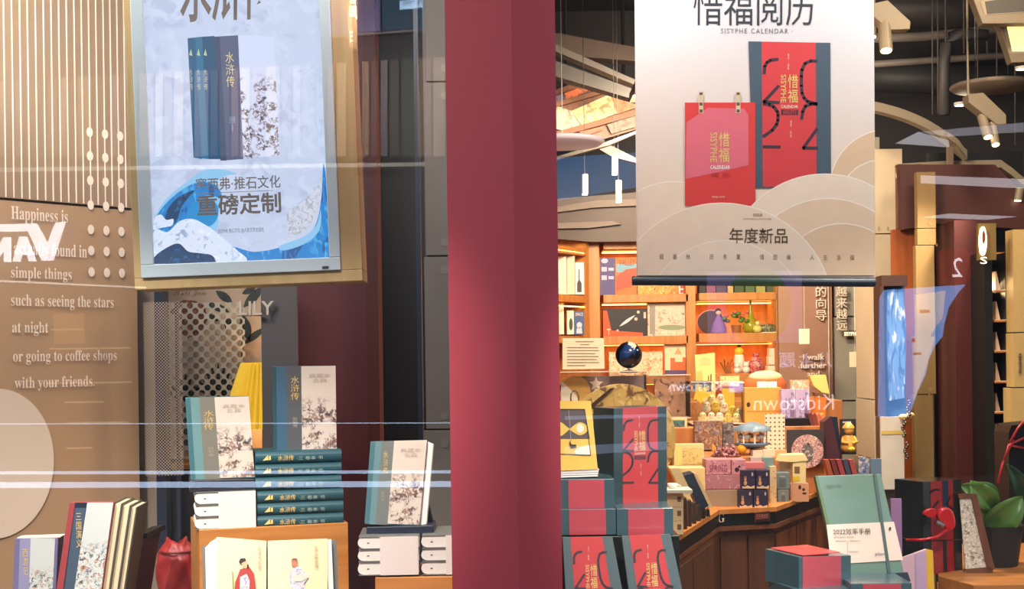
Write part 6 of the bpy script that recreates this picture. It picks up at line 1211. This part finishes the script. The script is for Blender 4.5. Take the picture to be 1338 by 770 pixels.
rbn.mesh('ribbon', RR, MB().tube([rbn.loc(1184, 706, -0.005), rbn.loc(1205, 706, -0.045), rbn.loc(1224, 702, -0.045), rbn.loc(1240, 690, -0.02)], 0.005, 8), smooth=True)
pf = T('picture_frame', 'leaning wooden picture frame with a pale sketch beside the plant', 'frame', 1280, 748, 4.34, pitch=6)
q = [(1253, 648), (1270, 645), (1297, 744), (1268, 750)]
pf.poly('frame', DARKWOOD, [(1268, 646), (1276, 645), (1300, 744), (1291, 748)], 0.02, -0.006); pf.poly('frame', DARKWOOD, [(1252, 646), (1270, 645), (1271, 651), (1253, 652)], 0.02, -0.006); pf.poly('sketch', printed('grey_sketch', (206, 194, 172), [(130, 118, 106), (230, 222, 206)], 70, 0.5), [(1254, 652), (1270, 651), (1291, 746), (1262, 750)], 0.006); pf.poly('frame', DARKWOOD, [(1262, 744), (1296, 741), (1298, 748), (1264, 752)], 0.02, -0.006)
# plant
pt = T('potted_plant', 'potted plant with broad glossy green leaves at the right edge', 'plant', 1300, 738, 4.5)
LG = mat('glossy_leaf', (92, 132, 60), 0.25, var=0.3, scale=14); LG2 = mat('dark_leaf', (40, 76, 52), 0.25, var=0.3, scale=14)
pt.mesh('pot', mat('black_pot', (30, 30, 30), 0.5), MB().lathe([(0, 0), (0.075, 0), (0.095, 0.14), (0.088, 0.14), (0.08, 0.12), (0, 0.12)], seg=28), smooth=False)
def bigleaf(base, tip, wd, m, cup, lift):
    b, t_ = pt.loc(*base, -0.02), pt.loc(*tip, -0.06); d = t_-b; side = Vector((-d.z, 0, d.x)).normalized(); mb = MB(); n_ = 10; v = []
    for i in range(n_+1):
        f = i/n_; c_ = b+d*f+Vector((0, -lift*math.sin(math.pi*f), 0)); w_ = wd*(math.sin(math.pi*min(1, f*0.93+0.07))**0.75)*(1-0.35*f)
        v += [c_-side*w_+Vector((0, -cup*w_, 0)), c_-side*w_*0.5+Vector((0, -cup*w_*0.2, 0)), c_+Vector((0, 0.006, 0)), c_+side*w_*0.5+Vector((0, -cup*w_*0.2, 0)), c_+side*w_+Vector((0, -cup*w_, 0))]
    mb.add(v, [(i*5+j, i*5+j+1, (i+1)*5+j+1, (i+1)*5+j) for i in range(n_) for j in range(4)]); lf = pt.mesh('leaf', m, mb, smooth=True)
    s_ = lf.modifiers.new('thickness', 'SOLIDIFY'); s_.thickness = 0.0015; pot_top = Vector((0, 0, 0.13)); pt.mesh('stalk', LG2, MB().tube([pot_top, (pot_top+b)/2+Vector((0, -0.02, 0.02)), b], 0.004, 7), parent=lf, smooth=True)
bigleaf((1302, 655), (1254, 634), 0.055, LG, 0.4, 0.03); bigleaf((1290, 672), (1268, 628), 0.06, LG, 0.5, 0.03); bigleaf((1286, 692), (1336, 648), 0.062, LG, 0.4, 0.03); bigleaf((1292, 680), (1272, 656), 0.03, LG, 0.3, 0.02); bigleaf((1340, 652), (1316, 606), 0.034, LG2, 0.3, 0.02); bigleaf((1312, 690), (1332, 696), 0.03, LG2, 0.3, 0.02)
t = T('ribbon_bow', 'loose pink red ribbon tied on the black bag at the right edge', 'ribbon', 1325, 628, 5.03); PR = mat('satin_red', (176, 50, 56), 0.4)
for pts in ([(1304, 632), (1310, 606), (1318, 582), (1326, 576)], [(1312, 600), (1322, 580), (1340, 572)], [(1318, 582), (1340, 586)], [(1320, 578), (1330, 560), (1340, 548)]): t.mesh('strand', PR, MB().tube([t.loc(*p) for p in pts], 0.005, 6), smooth=True)
t = T('black_bag', 'black shopping bag behind the plant at the right edge', 'bag', 1330, 760, 5.05, solo=True); t.poly('bag', BLACK, [(1318, 566), (1322, 556), (1360, 552), (1360, 770), (1320, 770)], 0.15)
carton('lilac_card', 'small lilac card between the green notebook and the black calendar box', 'card', 1166, 652, 1180, 806, 3.92, 0.01, cm(150, 110, 150))
for i, (x_, y_) in enumerate(((1184, 600), (1181, 570), (1187, 545))):
    t = T('bead_string', 'dark beaded string hanging beside the blue garment case, %s piece' % ('lowest', 'middle', 'highest')[i], 'beads', x_, y_, 6.5, solo=True, group='beaded strings'); mb = MB(); [mb.ball(t.loc(x_+2*math.sin(k*1.3), y_-3*k), 0.009, 8) for k in range(8)]; t.mesh('beads', cm(70, 44, 36, 0.3), mb)
t = T('gold_bow', 'small gold bow at the foot of the blue garment case', 'bow', 1184, 548, 6.55); t.mesh('loop', GOLD, MB().ball(t.loc(1180, 545), 0.02, 10, 1.2, 0.6, 0.8), smooth=True); t.mesh('loop', GOLD, MB().ball(t.loc(1189, 543), 0.02, 10, 1.2, 0.6, 0.8), smooth=True); t.mesh('knot', GOLD, MB().ball(t.loc(1184.5, 545), 0.01, 8), smooth=True)

# ------------------------------------------------------------------ added lamps, out of view, to brighten the displays and the tables
def added_lamp(label, loc, energy, col, tgt, size=0.5):
    o = bpy.data.objects.new('added_panel_lamp', None); COL.objects.link(o); o.location = loc; tag(o, label, 'ceiling light', 'added panel lamps')
    MB().box(-size/2, size/2, -size/2, size/2, 0.01, 0.06).build('housing', BEIGE, o)
    l = lamp('lamp_light', 'AREA', (0, 0, 0), energy*0.7, col, size=size); l.parent = o; l.rotation_euler = (Vector(tgt)-Vector(loc)).to_track_quat('-Z', 'Y').to_euler()
    MB().tube([(0, 0, 0.06), (0, 0, 4.29-loc[2])], 0.008, 8).build('stem', BEIGE, o)
WARMC, NEUT = (1.0, 0.80, 0.56), (1.0, 0.92, 0.82)
LZ = 3.0
added_lamp('added panel lamp over the far left books', (-1.35, 3.42, LZ), 22, NEUT, (-1.2, 3.9, 1.0), 0.16); added_lamp('added panel lamp over the riser with teal books', (-0.35, 3.42, LZ), 22, NEUT, (-0.5, 3.9, 1.0), 0.16); added_lamp('added panel lamp over the red calendars', (0.22, 3.42, LZ), 22, NEUT, (0.35, 3.9, 1.0), 0.16); added_lamp('added panel lamp over the green notebook', (1.35, 3.42, LZ), 22, NEUT, (1.15, 4.0, 1.0), 0.16)
added_lamp('added panel lamp over the front of the display table', (0.95, 5.2, 2.95), 200, WARMC, (1.0, 6.4, 0.9)); added_lamp('added panel lamp before the back bookcase', (0.95, 7.3, 2.95), 190, WARMC, (1.1, 9.5, 1.4)); added_lamp('added panel lamp at the right of the shop', (2.4, 5.6, 3.7), 80, WARMC, (2.6, 7.0, 1.4)); added_lamp('added panel lamp over the brown quotation wall', (-1.75, 3.6, 3.1), 50, NEUT, (-1.4, 4.4, 1.3))

# added spotlights, unseen above the frame, to brighten the low window displays
for i, (x_, tx, lab) in enumerate(((-1.4, -1.18, 'the far left books'), (-0.75, -0.7, 'the wooden riser'), (-0.6, -0.38, 'the rightmost boxed novel'), (0.75, 0.42, 'the red calendars'), (1.25, 1.1, 'the green notebook'))):
    o = bpy.data.objects.new('added_spotlight', None); COL.objects.link(o); o.location = (x_, 1.9, 2.9); tag(o, 'added spotlight outside the glass aimed at %s' % lab, 'spotlight', 'added display spotlights')
    d = (Vector((tx, 3.75, 0.98))-Vector((x_, 1.9, 2.9))).normalized()
    MB().tube([-d*0.16, -d*0.02], 0.045, 16).build('lamp_head', BLACK, o); MB().tube([-d*0.16, Vector((0, 0.1, 0.6)), Vector((0, 0.7, 1.5)), Vector((0, 1.38, 1.6))], 0.012, 8).build('arm', BLACK, o)
    l = lamp('spot_beam', 'SPOT', (0, 0, 0), (320, 185, 180, 330, 220)[i], (1.0, 0.93, 0.84), size=0.04, spot=(34, 34, 27, 27, 34)[i]); l.data.spot_blend = 0.9; l.parent = o; l.rotation_euler = d.to_track_quat('-Z', 'Y').to_euler()
sbox('wall_header', mat('header_render', (110, 40, 50), 0.7), -3.4, 5.0, 3.28, 3.42, 4.3, 5.0)
